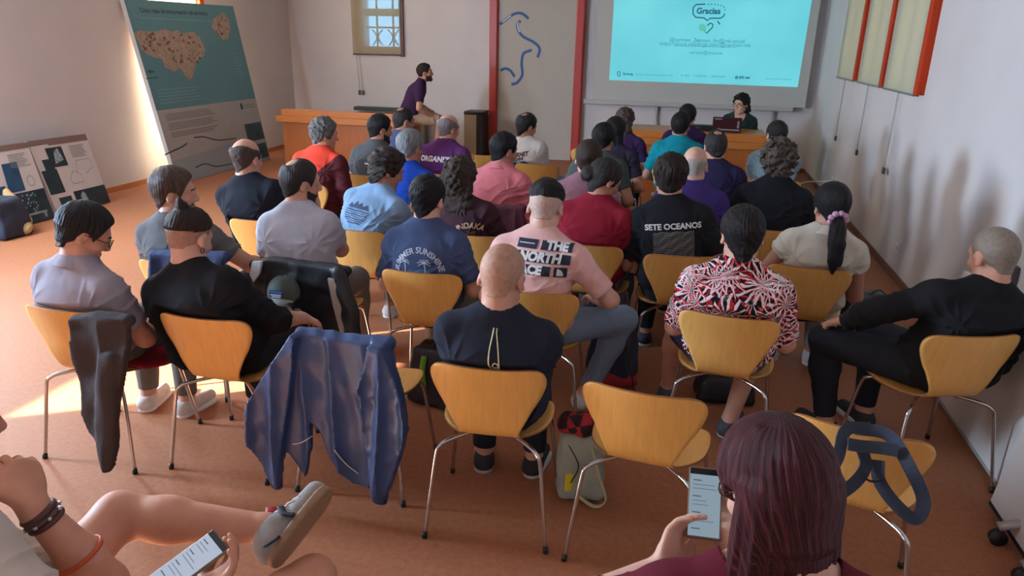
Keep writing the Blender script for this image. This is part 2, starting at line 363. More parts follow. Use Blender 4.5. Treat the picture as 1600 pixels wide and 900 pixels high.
# the door panel between two red posts, with blue river lines painted on it
POST = mat('red_post', (172, 48, 36), .4, var=.08, vscale=4, stretch=(5, 5, .5))
door = tag(MB().box((-3.20, YF-.07, 0), (-1.84, YF-.01, ZC)).build('door_1', mat('door_panel_grey', (176, 168, 156), .7, var=.04, vscale=2)), kind='structure')
tag(MB().box((-3.31, YF-.13, 0), (-3.17, YF, ZC), .02).build('trim_1', POST), kind='structure')
tag(MB().box((-1.87, YF-.13, 0), (-1.73, YF, ZC), .02).build('trim_2', POST), kind='structure')
def dpt(x, y): p = on(x, y, 1, YF-.075); return (p[0], p[2])
RIV = [[(781, 38), (790, 31), (803, 22), (815, 21), (826, 29)], [(813, 32), (808, 42), (816, 56), (834, 66), (843, 76), (840, 90)],
       [(831, 78), (818, 84), (815, 100), (816, 117), (808, 129), (799, 132)], [(782, 110), (790, 107), (798, 111), (804, 120)]]
fl = Flat()
for r in RIV: fl.stroke(smooth_path([dpt(*p) for p in r], 8), .045)
fl.place('river_line', mat('river_blue', (44, 86, 140), .6), lambda x, y: (x, YF-.0725, y), door)
fl = Flat()
for r in RIV[:2]:
    q = smooth_path([dpt(*p) for p in r], 8); fl.stroke([np.array(p)+(0.004, .006) for p in q[3:14]], .018)
fl.place('river_line', mat('river_white', (200, 205, 210), .6), lambda x, y: (x, YF-.0735, y), door)

# ------------------------------------------------------------------ projection screen
scr = tag(empty('projection_screen', (0.13, YF-.15, 1.0)), 'large grey pull-down projection screen showing a turquoise thank-you slide', 'screen')
SX, SZ = 0.13, 1.0
def sl(x, z, y): return (x-SX, y-(YF-.15), z-SZ)
MB().box(sl(-1.53, 1.03, YF-.152), sl(1.77, 3.2, YF-.148)).build('screen_fabric', mat('screen_grey', (186, 184, 176), .85, var=.02, vscale=2), scr)
MB().box(sl(-1.68, .965, YF-.18), sl(1.60, 1.035, YF-.13), .008).build('bottom_rail', mat('rail_grey', (178, 174, 168), .5), scr)
def slide_mat():
    m, N, L, b = new_mat('lit_slide'); b.inputs['Base Color'].default_value = (0.1, 0.1, 0.1, 1); b.inputs['Roughness'].default_value = .9
    tc = N.new('ShaderNodeTexCoord'); n = N.new('ShaderNodeTexNoise'); n.inputs['Scale'].default_value = .9; L.new(tc.outputs['Object'], n.inputs['Vector'])
    r = N.new('ShaderNodeValToRGB'); r.color_ramp.elements[0].position = .3; r.color_ramp.elements[0].color = lin((88, 205, 218)); r.color_ramp.elements[1].position = .7; r.color_ramp.elements[1].color = lin((112, 224, 234))
    L.new(n.outputs[0], r.inputs[0]); L.new(r.outputs[0], b.inputs['Emission Color']); b.inputs['Emission Strength'].default_value = .74; return m
ZY = YF-.1535
sp = [(952.5, 125.5), (1246, 136.5), (1267, 0)]
p0, p1 = on(952.5, 125.5, 1, ZY), on(1246, 136.5, 1, ZY)
V = [sl(-1.28, 1.35, ZY), sl(1.62, 1.335, ZY), sl(1.655, 2.98, ZY), sl(-1.28, 2.98, ZY)]
slide = put('projected_slide', V, [(0, 1, 2, 3)], slide_mat(), scr, smooth=False)
INK = emis('slide_ink', (30, 96, 122), .75); INK2 = emis('slide_ink_pale', (52, 150, 176), .75); GRN = emis('slide_green', (98, 200, 178), .75)
def spx(x, y): p = on(x, y, 1, ZY); return np.array((p[0], p[2]))
lay = lambda k: (lambda x, y: sl(x, y, ZY-.0006*k))
f = Flat(); c = spx(1107, 17.5)
f.text('Gracias', .118, c, .004).place('slide_title', INK, lay(1), slide); f = Flat()
bub = [(1102, 6.5), (1088, 7), (1083, 12), (1083, 22), (1087, 27), (1100, 28), (1105, 32), (1110, 28.5), (1126, 28.5), (1131, 25), (1132, 21)]
f.stroke([spx(*p) for p in bub], .018)
for p in [(1107, 6.5), (1112, 6.5), (1117, 7), (1122, 7.5), (1127, 8.5), (1131, 11), (1132.5, 15)]: f.rect(*(spx(*p)[0]+np.array((-.008, .008))), *(spx(*p)[1]+np.array((-.008, .008))))
f.stroke([spx(*p) for p in [(1099, 47), (1104, 52), (1113, 43), (1114, 38), (1110, 36), (1105, 40)]], .017)
f.stroke([spx(1121, 33), spx(1125, 38)], .017)
f.stroke([spx(965, 112), spx(965, 118), spx(967, 119.5), spx(969, 118), spx(969, 112), spx(965, 112)], .012)
Flat().text('Sarenng', .05, spx(981, 115.5), .0015).place('slide_footer', INK, lay(1), slide); Flat().text('@ JRSI usal', .048, spx(1160, 121), .002).place('slide_footer', INK, lay(1), slide)
f.place('slide_drawing', INK, lay(1), slide)
f = Flat(); f.poly([spx(1097+5.5*math.cos(a), 43+5.5*math.sin(a)) for a in np.linspace(0, 2*math.pi, 16, endpoint=False)]).poly([spx(1096, 46), spx(1103, 51), spx(1103, 40)])
f.place('slide_heart', GRN, lay(2), slide)
for tx, sz, p in (('@carmen_7m', .082, (1070, 62.5)), ('carmen_fm@mk.social', .082, (1124, 64)), ('https://about.yuleth/ga.com/@carmen-mk', .082, (1101, 69.5)), ('carmen@sinux.es', .07, (1103, 82.5)),
                  ('Licencia  reconocimiento-compartir  igual', .035, (1022, 117)), ('Q  0000     > CREATIVE    y BUEN-GOB', .04, (1098, 119)), ('comunidad libre del software', .033, (1216, 123.5))):
    Flat().text(tx, sz, spx(*p)).place('slide_text', INK2, lay(1), slide)
Flat().rect(*sorted((spx(1053, 72)[0], spx(1150, 72)[0])), spx(1101, 73)[1], spx(1101, 72.4)[1]).place('link_underline', INK2, lay(1), slide)
for x in (-.48, 1.33):
    tag(MB().tube([(x, YF-.05, 0), (x, YF-.05, 1.0)], .022, 8).build('screen_post', mat('post_grey', (150, 148, 150), .4, .3)), ('left' if x < 0 else 'right')+' grey metal post holding up the projection screen rail', 'post')

# ------------------------------------------------------------------ furniture along the front
DW = wood_mat('desk_oak', (196, 118, 52), (1.2, 6, 9), .82)
DWD = wood_mat('desk_oak_panel', (176, 98, 42), (5, 5, .7), .85)
def desk(name, x0, x1, y, ztop, zl, zt, label):
    r = tag(empty(name, ((x0+x1)/2, y+.35, 0)), label, 'desk'); c = (x0+x1)/2
    MB().box((x0-c, -.34, 0), (x1-c, -.31, zl), .003).build('front_panel', DWD, r)
    MB().box((x0-c-.07, -.40, zl-.045), (x1-c+.05, -.30, zl+.045), .006).build('ledge', DW, r)
    MB().box((x0-c, -.345, zl+.045), (x1-c, -.30, ztop), .004).build('parapet', DW, r)
    MB().box((x0-c, -.30, zt-.03), (x1-c, .35, zt), .004).build('worktop', DW, r)
    for s in (-1, 1): MB().box((s*(x1-x0)/2-s*.03, -.30, 0), (s*(x1-x0)/2, .33, zt-.03), .003).build('side_panel', DWD, r)
    return r
desk('reception_desk', -5.95, -3.98, 10.06, .885, .745, .715, 'long orange oak desk with a raised front by the left wall')
desk('speaker_desk', -.80, 1.03, 10.0, .835, .69, .832, 'orange oak speaker desk below the projection screen')
rad = tag(empty('radiator', (-5.0, YF-.12, 0)), 'dark metal convector under the small front window', 'radiator')
MB().box((-.75, -.08, .12), (.55, .08, .66), .01).build('casing', mat('radiator_grey', (120, 112, 98), .5), rad)
mb = MB()
for k in range(3): mb.box((-.77, -.10+.06*k, .70), (.57, -.06+.06*k, .76), .008)
mb.build('top_grille', mat('radiator_dark', (46, 50, 42), .45), rad)
for x in (-.6, .4): MB().box((x-.03, -.06, 0), (x+.03, .06, .12)).build('leg', BLACKP, rad)
bn = tag(empty('waste_bin', (-3.50, YF-.32, 0)), 'tall narrow beige bin with a black lid beside the red door post', 'bin')
MB().box((-.14, -.17, .02), (.08, .17, .74), .012).build('body', mat('bin_beige', (150, 128, 104), .6, var=.05), bn)
MB().box((-.145, -.18, .74), (.20, .18, .79), .014).box((.08, -.17, .02), (.19, .17, .74), .01).build('lid', BLACKP, bn)

# ------------------------------------------------------------------ display boards leaning on the left wall
def quad_fn(bl, br, tr, tl, n=None):
    bl, br, tr, tl = map(np.array, (bl, br, tr, tl)); nn = np.cross(br-bl, tl-bl); nn /= np.linalg.norm(nn)
    return (lambda u, v, k=0.0: (1-v)*((1-u)*bl+u*br)+v*((1-u)*tl+u*tr)+nn*k), nn
def slab(name, q, depth, m, parent):
    "a board whose front face is quad q"
    V = [q(0, 0), q(1, 0), q(1, 1), q(0, 1), q(0, 0, -depth), q(1, 0, -depth), q(1, 1, -depth), q(0, 1, -depth)]
    return put(name, V, [(0, 1, 2, 3), (7, 6, 5, 4), (0, 4, 5, 1), (1, 5, 6, 2), (2, 6, 7, 3), (3, 7, 4, 0)], m, parent, smooth=False)
BW = mat('board_white', (214, 208, 200), .6, var=.02)
bigb = tag(empty('display_board'), 'tall leaning exhibition board with a teal map and grey text panel', 'board')
q, nn = quad_fn((-6.60, 8.40, .005), (-6.58, 10.68, .005), (-6.93, 10.58, 2.34), (-6.95, 8.29, 2.33))
slab('board_panel', q, .06, BW, bigb)
def q_at(q): return lambda k: (lambda x, y: q(x, y, k))
G = q_at(q)
def gp(x, y):
    "board coordinates of a photo pixel"
    d = ray(x, y); o = q(0, 0); t = (o-CAM_POS).dot(nn)/d.dot(nn); p = CAM_POS+d*t
    a = q(1, 0)-q(0, 0); b = q(0, 1)-q(0, 0); s = np.linalg.lstsq(np.stack([a, b], 1), p-o, rcond=None)[0]; return (s[0], s[1])
TEAL = mat('print_teal', (84, 130, 140), .5, var=.07, vscale=1.2)
f = Flat(); f.rect(.0, 1, .415, 1); f.place('teal_print', TEAL, G(.002), bigb)
f = Flat(); f.rect(.0, 1, .0, .415); f.place('grey_print', mat('print_grey', (160, 158, 154), .5, var=.03), G(.002), bigb)
f = Flat(); f.poly([(0, 0), (.98, 0), (.98, .07), (.55, .16), (.0, .13)]); f.place('blue_grey_print', mat('print_bluegrey', (140, 152, 156), .5), G(.003), bigb)
PT = mat('print_dark', (42, 62, 74), .6); PG = mat('print_textgrey', (120, 122, 122), .6); PTL = mat('print_pale_teal', (104, 150, 156), .6)
Flat().text('Cinco rutas de interpretación del territorio', .034, (.40, .945), .0008).place('title_text', PT, G(.003), bigb); f = Flat()
f.stroke([gp(230, 112), gp(241, 112)], .006); f.stroke([gp(228, 123), gp(247, 121)], .005); f.stroke([gp(234, 109), gp(234.3, 115)], .012)
f.place('north_arrow', PT, G(.003), bigb)
f = Flat(); f.stroke([(.03, .975), (.05, .92), (.09, .905), (.92, .90)], .006)
for k in range(9): f.rect(.86, .86+.09*random.uniform(.7, 1), .70-.018*k, .706-.018*k)
for k in range(5): f.rect(.05, .05+.42*random.uniform(.8, 1), .52-.018*k, .526-.018*k)
f.place('pale_line', PTL, G(.003), bigb)
f = Flat()
for k in range(13):
    if k in (4, 9): continue
    f.rect(.06, .06+.46*random.uniform(.86, 1), .385-.0105*k, .390-.0105*k)
for k in range(2): f.rect(.83, .97, .375-.014*k, .381-.014*k)
f.place('text_lines', PG, G(.003), bigb)
f = Flat()
for prof, w in (([gp(257, 242), gp(270, 236), gp(285, 229), gp(292, 224)], .008), ([gp(303, 215), gp(318, 214), gp(330, 217), gp(345, 219), gp(369, 216)], .007), ([gp(305, 262), gp(320, 256), gp(338, 260), gp(362, 256)], .007)):
    f.stroke(smooth_path(prof), w)
f.rect(.80, .825, .355, .395)
f.place('section_drawing', PT, G(.0035), bigb)
f = Flat(); f.rect(.79, .99, .145, .26); f.rect(.82, .99, .02, .12); f.place('photo_print', mat('print_photo', (44, 66, 76), .4, var=.4, vscale=6), G(.0035), bigb)
LAND = mat('print_map_land', (158, 138, 122), .6, var=.22, vscale=16); LANDD = mat('print_map_streets', (106, 74, 66), .6, var=.3, vscale=20)
MAPP = [(209, 52), (216, 48), (240, 50), (258, 46), (270, 50), (278, 47), (282, 53), (302, 50), (312, 60), (320, 78), (318, 88), (308, 94), (305, 102), (300, 122), (294, 125), (288, 118), (281, 106), (272, 112), (258, 106), (252, 92), (240, 90), (228, 84), (220, 76), (216, 66)]
f = Flat(); f.poly([gp(*p) for p in MAPP]); f.poly([gp(*p) for p in [(333, 30), (342, 24), (348, 20), (356, 30), (359, 44), (356, 62), (348, 63), (338, 54), (330, 42)]])
f.place('map_print', LAND, G(.0035), bigb)
f = Flat()
for _ in range(70):
    x, y = random.uniform(222, 312), random.uniform(54, 100)
    if y > 84 and x < 255: continue
    if x > 300 and y < 62: continue
    u, v = gp(x, y); w = random.uniform(.008, .025); f.rect(u, u+w, v, v+w*.6)
for _ in range(16):
    u, v = gp(random.uniform(337, 354), random.uniform(28, 58)); f.rect(u, u+.012, v, v+.012)
f.place('map_print', LANDD, G(.004), bigb)
# two smaller photo boards
PH = mat('print_night_photo', (34, 42, 46), .35, var=.5, vscale=9); PHB = mat('print_blue_photo', (40, 66, 92), .35, var=.4, vscale=9); PHL = mat('print_pale_detail', (140, 150, 152), .5, var=.4, vscale=30)
PINK = mat('print_pinkish_paper', (196, 184, 178), .6, var=.02)
def photo_board(tl, tr, br, bl, label, dx):
    r = tag(empty('photo_board'), label, 'board')
    P = [on(*bl, 0, -6.62+dx), on(*br, 0, -6.62+dx), on(*tr, 0, -6.82+dx), on(*tl, 0, -6.82+dx)]
    P[0][2] = P[1][2] = .01
    q, nn = quad_fn(*P); slab('board_panel', q, .05, PINK, r); return r, q_at(q)
r, G2 = photo_board((42, 221), (133, 209), (171, 306), (91, 335), 'right photo board leaning on the left wall with church photos', 0.0)
f = Flat(); f.rect(0, 1, .93, 1).rect(.3, 1, .91, .93); f.place('header_band', mat('print_brown', (120, 92, 84), .5), G2(.002), r)
f = Flat(); f.rect(.22, .50, .62, .88).rect(.02, .28, .28, .60).rect(.12, .34, .0, .22).rect(.40, 1, .0, .26).rect(.10, .26, .56, .74); f.place('photo_print', PH, G2(.002), r)
f = Flat()
for k in range(8): f.rect(.62, .62+.3*random.uniform(.7, 1), .86-.022*k, .868-.022*k)
f.stroke([(.46, .36), (.44, .44), (.54, .53), (.66, .46), (.66, .36), (.46, .36)], .007); f.stroke([(.60, .50), (.66, .66), (.90, .66), (.92, .54), (.74, .46)], .006)
f.place('plan_drawing', PG, G2(.002), r)
f = Flat(); f.poly([(.46, .02), (.50, .18), (.56, .24), (.60, .2), (.62, .02)]).poly([(.30, .66), (.34, .82), (.42, .86), (.46, .7)]); f.place('photo_detail', PHL, G2(.003), r)
r, G3 = photo_board((-42, 234), (42, 222), (86, 344), (-10, 366), 'left photo board leaning on the left wall with a night view of a bandstand', 0.02)
f = Flat(); f.rect(0, 1, .93, 1); f.place('header_band', mat('print_brown', (120, 92, 84), .5), G3(.002), r)
f = Flat(); f.rect(.38, 1, .0, .40); f.place('photo_print', PH, G3(.002), r)
f = Flat(); f.rect(.02, .36, .27, .52).rect(.40, .68, .42, .78).rect(.02, .3, .02, .22); f.place('photo_print', PHB, G3(.002), r)
f = Flat(); f.rect(.5, .92, .10, .125).rect(.52, .56, .04, .1).rect(.86, .9, .04, .1)
for k in range(26):
    a_, b_ = random.uniform(.52, .80), random.uniform(.13, .36)
    f.rect(a_, a_+.02, b_, b_+.02)
f.place('photo_detail', PHL, G3(.003), r)
f = Flat()
for k in range(8): f.rect(.55, .55+.38*random.uniform(.7, 1), .87-.022*k, .878-.022*k)
f.ring((.82, .52), .06, .068); f.place('plan_drawing', PG, G3(.002), r)
# sockets and wall fittings
for (y, z, lb) in ((6.75, .28, 'white wall socket low on the right wall behind the black-clad man'), (10.0, .30, 'white wall socket low on the right wall near the speaker desk')):
    r = tag(empty('wall_socket', (XR-.005, y, z)), lb, 'socket')
    MB().box((-.012, -.045, -.045), (.005, .045, .045), .004).build('plate', WHITEP, r)
    MB().tube([(-.014, 0, 0), (-.010, 0, 0)], .022, 12).build('insert', mat('socket_grey', (180, 180, 178), .5), r)
tag(MB().tube(smooth_path([(XR-.02, 10.0, .30), (XR-.10, 10.1, .27), (1.6, 10.3, .2), (1.35, 10.4, .03)], 8), .006, 6).build('power_cable', WHITEP), 'thin cable running from the socket to the speaker desk', 'cable')
# ------------------------------------------------------------------ moulded plywood chairs
PLY = wood_mat('honey_plywood', (234, 176, 96), (14, 1.6, 1.6), .86, .36, 4.0)
PLYE = mat('plywood_edge', (150, 96, 44), .6, var=.1, vscale=40)
def chair_shell():
    prof = [(-.250, .790), (-.2485, .785), (-.2455, .772), (-.240, .75), (-.233, .72), (-.225, .68), (-.216, .64), (-.208, .60), (-.200, .56), (-.190, .52), (-.174, .485), (-.150, .461), (-.115, .447), (-.07, .441), (-.02, .438), (.04, .438), (.10, .441), (.15, .444), (.185, .443), (.21, .436), (.222, .428)]
    hw = [.165, .192, .212, .222, .222, .210, .192, .170, .152, .134, .122, .126, .154, .192, .218, .230, .232, .226, .205, .160, .110]
    k = np.linspace(0, len(prof)-1, 57); i = np.arange(len(prof))
    def cub(a):
        a = np.array(a, float); out = []
        for t in k:
            j = min(int(t), len(a)-2); f = t-j; p = [a[max(j-1, 0)], a[j], a[j+1], a[min(j+2, len(a)-1)]]
            out.append(.5*((2*p[1])+(-p[0]+p[2])*f+(2*p[0]-5*p[1]+4*p[2]-p[3])*f*f+(-p[0]+3*p[1]-3*p[2]+p[3])*f**3))
        return np.array(out)
    py, pz, ph = cub([p[0] for p in prof]), cub([p[1] for p in prof]), cub(hw)
    V, F, nu = [], [], 25
    for a in range(57):
        back = np.clip((.62-0) and (pz[a]-.46)/.16, 0, 1)
        for b in range(nu):
            u = -1+2*b/(nu-1); x = u*ph[a]; c = (x/.22)**2
            V.append((x, py[a]+.042*c*back+(.0), pz[a]+.010*c*(1-back)))
    for a in range(56):
        for b in range(nu-1): F.append((a*nu+b, a*nu+b+1, (a+1)*nu+b+1, (a+1)*nu+b))
    o = put('seat_shell', V, F, [PLY, PLYE])
    md = o.modifiers.new('s', 'SOLIDIFY'); md.thickness = .010; md.offset = 0; md.use_rim = True; md.material_offset_rim = 1
    dg = bpy.context.evaluated_depsgraph_get(); me = bpy.data.meshes.new_from_object(o.evaluated_get(dg)); o.modifiers.clear(); o.data = me; me.name = 'seat_shell'
    return o
def make_chair():
    r = empty('chair'); sh = chair_shell(); sh.parent = r
    MB().tube([(0, 0, .418), (0, 0, .432)], .085, 20).build('underseat_plate', BLACKP, r, smooth=True)
    for sx in (-1, 1):
        for sy in (-1, 1):
            p = smooth_path([(sx*.05, sy*.03-.01, .420), (sx*.15, sy*.125-.01, .419), (sx*.196, sy*.172-.008, .405), (sx*.212, sy*.19, .36), (sx*.232, sy*.215, .18), (sx*.250, sy*.24, .012)], 6)
            lg = MB().tube(p, .0085, 10).build('leg', STEEL, r, smooth=True)
            MB().tube([(sx*.2495, sy*.2395, .025), (sx*.2515, sy*.2415, 0)], .0115, 10).build('foot_cap', BLACKP, lg, smooth=True)
    return r
def copy_tree(o, parent=None):
    c = o.copy(); COL.objects.link(c); c.parent = parent
    for ch in list(o.children): copy_tree(ch, c)
    return c
CH0 = None
def chair(x, y, ang, label):
    global CH0
    if CH0 is None: CH0 = make_chair(); o = CH0
    else: o = copy_tree(CH0)
    o.location = (x, y, 0); o.rotation_euler = (0, 0, math.radians(ang))
    tag(o, label, 'chair', 'honey plywood chairs set out in rows'); return o
# ------------------------------------------------------------------ figures: smooth distance fields turned into surfaces
import openvdb
f32 = np.float32
def smin(a, b, k):
    h = np.clip(.5+.5*(b-a)/k, 0, 1); return b+(a-b)*h-k*h*(1-h)
def smax(a, b, k): return -smin(-a, -b, k)
def A3(v): return np.asarray(v, f32)
def norm(v): v = np.asarray(v, float); return v/(np.linalg.norm(v)+1e-12)
def rc(P, a, b, ra, rb):
    a, b = A3(a), A3(b); ab = b-a; t = np.clip(((P-a)@ab)/f32(ab@ab+1e-9), 0, 1)
    d = P-a-t[:, None]*ab; return np.sqrt(np.einsum('ij,ij->i', d, d))-(f32(ra)+f32(rb-ra)*t)
def ell(P, c, r, M=None):
    q = P-A3(c)
    if M is not None: q = q@A3(M)
    r = A3(r); q = q/r; k0 = np.sqrt(np.einsum('ij,ij->i', q, q)); q = q/r; k1 = np.sqrt(np.einsum('ij,ij->i', q, q))
    return k0*(k0-1)/(k1+f32(1e-6))
def chain(P, pts, rs):
    d = None
    for i in range(len(pts)-1):
        e = rc(P, pts[i], pts[i+1], rs[i], rs[i+1]); d = e if d is None else np.minimum(d, e)
    return d
def near(P, c, R, fn):
    "evaluate fn only where it can matter"
    d = np.sqrt(((P-A3(c))**2).sum(1)); out = (d-f32(R)+f32(.05)).astype(f32); m = d < R
    if m.any(): out[m] = fn(P[m])
    return out
def wob(P, f, seed):
    "cheap smooth noise in about -1..1"
    r = np.random.default_rng(seed); s = 0
    for k in range(4):
        w = r.normal(size=3); w *= f*(1+.35*k)/np.linalg.norm(w)
        s = s+np.sin(P@A3(w)+f32(r.uniform(0, 6.28))+1.3*np.sin(P@A3(r.normal(size=3)*f*.5)))
    return s*f32(.34)
def surface(fn, lo, hi, h, slack=.012):
    lo, hi = np.array(lo, float), np.array(hi, float); B = 6
    nb = np.maximum(1, np.ceil((hi-lo)/(h*B)).astype(int)+1)
    ii = np.stack(np.meshgrid(*[np.arange(n) for n in nb], indexing='ij'), -1).reshape(-1, 3)
    cen = (lo+(ii+.5)*B*h-.5*h).astype(f32); dc = fn(cen).astype(f32)
    act = np.abs(dc) < B*h*.87+slack+h
    big = np.where(dc > 0, f32(3), f32(-3)); arr = np.repeat(big[:, None], B**3, 1)
    off = np.stack(np.meshgrid(*[np.arange(B)]*3, indexing='ij'), -1).reshape(-1, 3)
    ia = np.nonzero(act)[0]
    for s in range(0, len(ia), 900):
        j = ia[s:s+900]; P = (lo+(ii[j][:, None]*B+off[None])*h).astype(f32).reshape(-1, 3)
        arr[j] = np.clip(fn(P)/f32(h), -3, 3).reshape(len(j), -1)
    D = arr.reshape(*nb, B, B, B).transpose(0, 3, 1, 4, 2, 5).reshape(nb*B)
    g = openvdb.FloatGrid(3.0); g.copyFromArray(np.ascontiguousarray(D, dtype=f32))
    pts, quads = g.convertToQuads(0.0)
    return pts*h+lo, quads[:, ::-1]
def put_np(name, V, Q, m, parent=None):
    me = bpy.data.meshes.new(name); nv, nq = len(V), len(Q)
    me.vertices.add(nv); me.vertices.foreach_set('co', np.ascontiguousarray(V, dtype=f32).ravel())
    me.loops.add(nq*4); me.loops.foreach_set('vertex_index', np.ascontiguousarray(Q, dtype=np.int32).ravel())
    me.polygons.add(nq); me.polygons.foreach_set('loop_start', np.arange(0, nq*4, 4, dtype=np.int32))
    me.polygons.foreach_set('use_smooth', np.ones(nq, bool)); me.update(calc_edges=True)
    for mm in (m if isinstance(m, (list, tuple)) else [m]): me.materials.append(mm)
    o = bpy.data.objects.new(name, me); COL.objects.link(o)
    if parent is not None: o.parent = parent
    return o
def rotm(yaw=0, pitch=0, roll=0):
    "columns = right, forward, up; yaw left +, pitch down +, roll towards the right shoulder +"
    return np.array((Matrix.Rotation(math.radians(yaw), 3, 'Z') @ Matrix.Rotation(-math.radians(pitch), 3, 'X') @ Matrix.Rotation(math.radians(roll), 3, 'Y')))
TT = np.array([0, .06, .16, .28, .42, .58, .72, .82, .90, .96, 1.02])
TW = np.array([.128, .162, .172, .163, .158, .170, .180, .174, .148, .110, .072])
TD = np.array([.105, .128, .132, .120, .112, .120, .122, .114, .098, .078, .062])
_ts = np.linspace(-.05, 1.08, 120)
def _sm(a):
    v = np.interp(_ts, TT, a); k = np.ones(7)/7; p = np.pad(v, 3, mode='edge'); return np.convolve(p, k, 'valid')
DEF = dict(lean=6, side=0, twist=0, slouch=.03, yaw=0, pitch=8, roll=0, neckf=.25, scale=1.0, girth=1.0, shw=1.0, seat=.445, h=.008, fem=False,
           L='lap', R='lap', legs='sit', Lt=.475, hs=1.05, dx=0.0, crot=None)
class Body:
    def __init__(s, **kw):
        p = dict(DEF); p.update(kw); s.p = p; s.k = k = p['scale']; seat = p['seat']
        s.hip = np.array([p['dx'], -.015, seat+.09*k]); Rt = rotm(p['twist']*.3, p['lean'], p['side']); s.Rt = Rt
        s.u = Rt[:, 2]; s.X, s.Y = Rt[:, 0], Rt[:, 1]; s.Lt = p['Lt']*k
        s.N = s.hip+s.u*s.Lt
        s.zc = norm(s.u+s.Y*p['slouch']*2.2)
        yy = math.radians(p['twist']*.7); s.Xc = s.X*math.cos(yy)+s.Y*math.sin(yy); s.Yc = np.cross(s.zc, s.Xc)
        sh = s.hip+s.u*s.Lt*.845+s.Y*s.bow(.845)
        s.S = {d: sh+s.Xc*d*.172*k*p['shw']-s.zc*.0 for d in (-1, 1)}
        nd = norm(s.zc*.55+np.array([0, 0, 1])*.6+s.Yc*p['neckf']); s.nd = nd
        s.Rh = rotm(p['yaw'], p['pitch'], p['roll'])
        s.H = s.N+nd*.118*k+s.Rh[:, 2]*.032*k+s.Rh[:, 1]*.012; s.kh = k*p['hs']
        s.arms()
        s.legs()
    def bow(s, t): return -4*s.p['slouch']*t*(1-t)
    def arms(s):
        k = s.k; s.E, s.W, s.HD, s.HN = {}, {}, {}, {}
        for d, key in ((-1, 'L'), (1, 'R')):
            t = s.p[key]; pole = norm(np.array([d*.6, -.5, -.7])); S = s.S[d]; curl = .5
            if isinstance(t, dict):
                W, hd, hn = np.array(t['W'], float), norm(t['d']), norm(t['n']); pole = norm(t.get('pole', pole)); curl = t.get('curl', .6)
            elif t == 'lap': W, hd, hn = np.array([d*.13, .17, s.p['seat']+.185]), norm([-d*.6, .75, -.25]), norm([-d*.2, -.1, -1])
            elif t == 'thigh': W, hd, hn = np.array([d*.19, .20, s.p['seat']+.20]), norm([-d*.25, .9, -.3]), norm([-d*.3, -.2, -1])
            elif t == 'cross': W, hd, hn = s.hip+s.u*.27+np.array([-d*.07, .20+.03*d, 0]), norm([-d*.95, .05, .15]), norm([0, -1, 0]); pole = norm([d*1.0, -.1, -.55])
            elif t == 'phone': W, hd, hn = s.hip+s.u*.22+np.array([d*.07, .26, 0]), norm([-d*.45, .7, .5]), norm([-d*.3, -.5, .8])
            elif t == 'chin': W = s.H+s.Rh@np.array([d*.035, .085, -.185]); hd, hn = norm(s.Rh@np.array([-d*.25, .1, .95])), norm(s.Rh@np.array([-d*.2, -.95, .1])); pole = norm([d*.4, .5, -1]); curl = 1.1
            elif t == 'hang': W, hd, hn = S+np.array([d*.10, -.02, -.53*k]), norm([0, .1, -1]), norm([-d, 0, 0])
            v = W-S; L1, L2 = .29*k, .255*k; D = np.linalg.norm(v)
            if D > (L1+L2)*.985: W = S+v/D*(L1+L2)*.985; D = (L1+L2)*.985; v = W-S
            D = max(D, .10); a = (L1*L1-L2*L2+D*D)/(2*D); hh = math.sqrt(max(L1*L1-a*a, 1e-6)); vd = v/np.linalg.norm(v)
            pl = pole-vd*pole.dot(vd); s.E[d] = S+vd*a+norm(pl)*hh
            if isinstance(t, dict) and 'E' in t: s.E[d] = np.array(t['E'], float); W = np.array(t['W'], float)
            s.E[d] = s.E[d]; s.W[d] = W; s.HD[d] = hd; s.HN[d] = norm(hn-hd*hd.dot(hn))
            s.curl = getattr(s, 'curl', {}); s.curl[d] = curl
    def legs(s):
        s.K, s.A, s.T = {}, {}, {}; z = s.p['seat']+.075; L = s.p['legs']
        s.G = {d: s.hip+np.array([d*.085, .02, -.01]) for d in (-1, 1)}; dx = np.array([p_dx, 0, 0]) if (p_dx := s.p['dx']) else 0
        for d, key in ((-1, 'L'), (1, 'R')):
            if isinstance(L, dict):
                s.K[d], s.A[d], s.T[d] = [np.array(v, float) for v in L[key]]
            else:
                sp = {'sit': .11, 'wide': .19, 'close': .085}.get(L, .11)
                s.K[d] = np.array([d*sp, .365, z-.005])+dx; s.A[d] = np.array([d*(sp+.01), .33, .085])+dx; s.T[d] = norm([d*.18, 1, 0])
    # ---- fields
    def loc(s, P):
        q = P-A3(s.hip); t = (q@A3(s.u))/f32(s.Lt); tc = np.clip(t, -.05, 1.08)
        lx, ly = q@A3(s.X), q@A3(s.Y)-f32(1)*(-4*s.p['slouch']*tc*(1-tc)).astype(f32)
        a = np.radians(s.p['twist']*.7).astype(f32)*np.clip(t, 0, 1); c, si = np.cos(a), np.sin(a)
        return t, tc, lx*c+ly*si, ly*c-lx*si
    def torso(s, P, off=0.0, low=0.0):
        t, tc, lx, ly = s.loc(P); g = s.p['girth']; k = s.k
        gw = 1+(g-1)*np.clip(1.25-tc, .25, 1)
        fem = s.p['fem']
        W_, D_ = _sm(TW), _sm(TD)
        if fem: W_ = W_*np.interp(_ts, [0, .15, .4, .7, 1], [1.06, 1.05, .90, .90, .95]); D_ = D_*np.interp(_ts, [0, .2, .45, .7, 1], [1.05, 1.0, .9, 1.02, .95])
        w = np.interp(tc, _ts, W_).astype(f32)*gw*k+off; d = np.interp(tc, _ts, D_).astype(f32)*gw*k+off
        if g > 1: ly = ly-np.where(ly > 0, (g-1)*.10*np.exp(-((tc-.35)/.22)**2), 0).astype(f32)
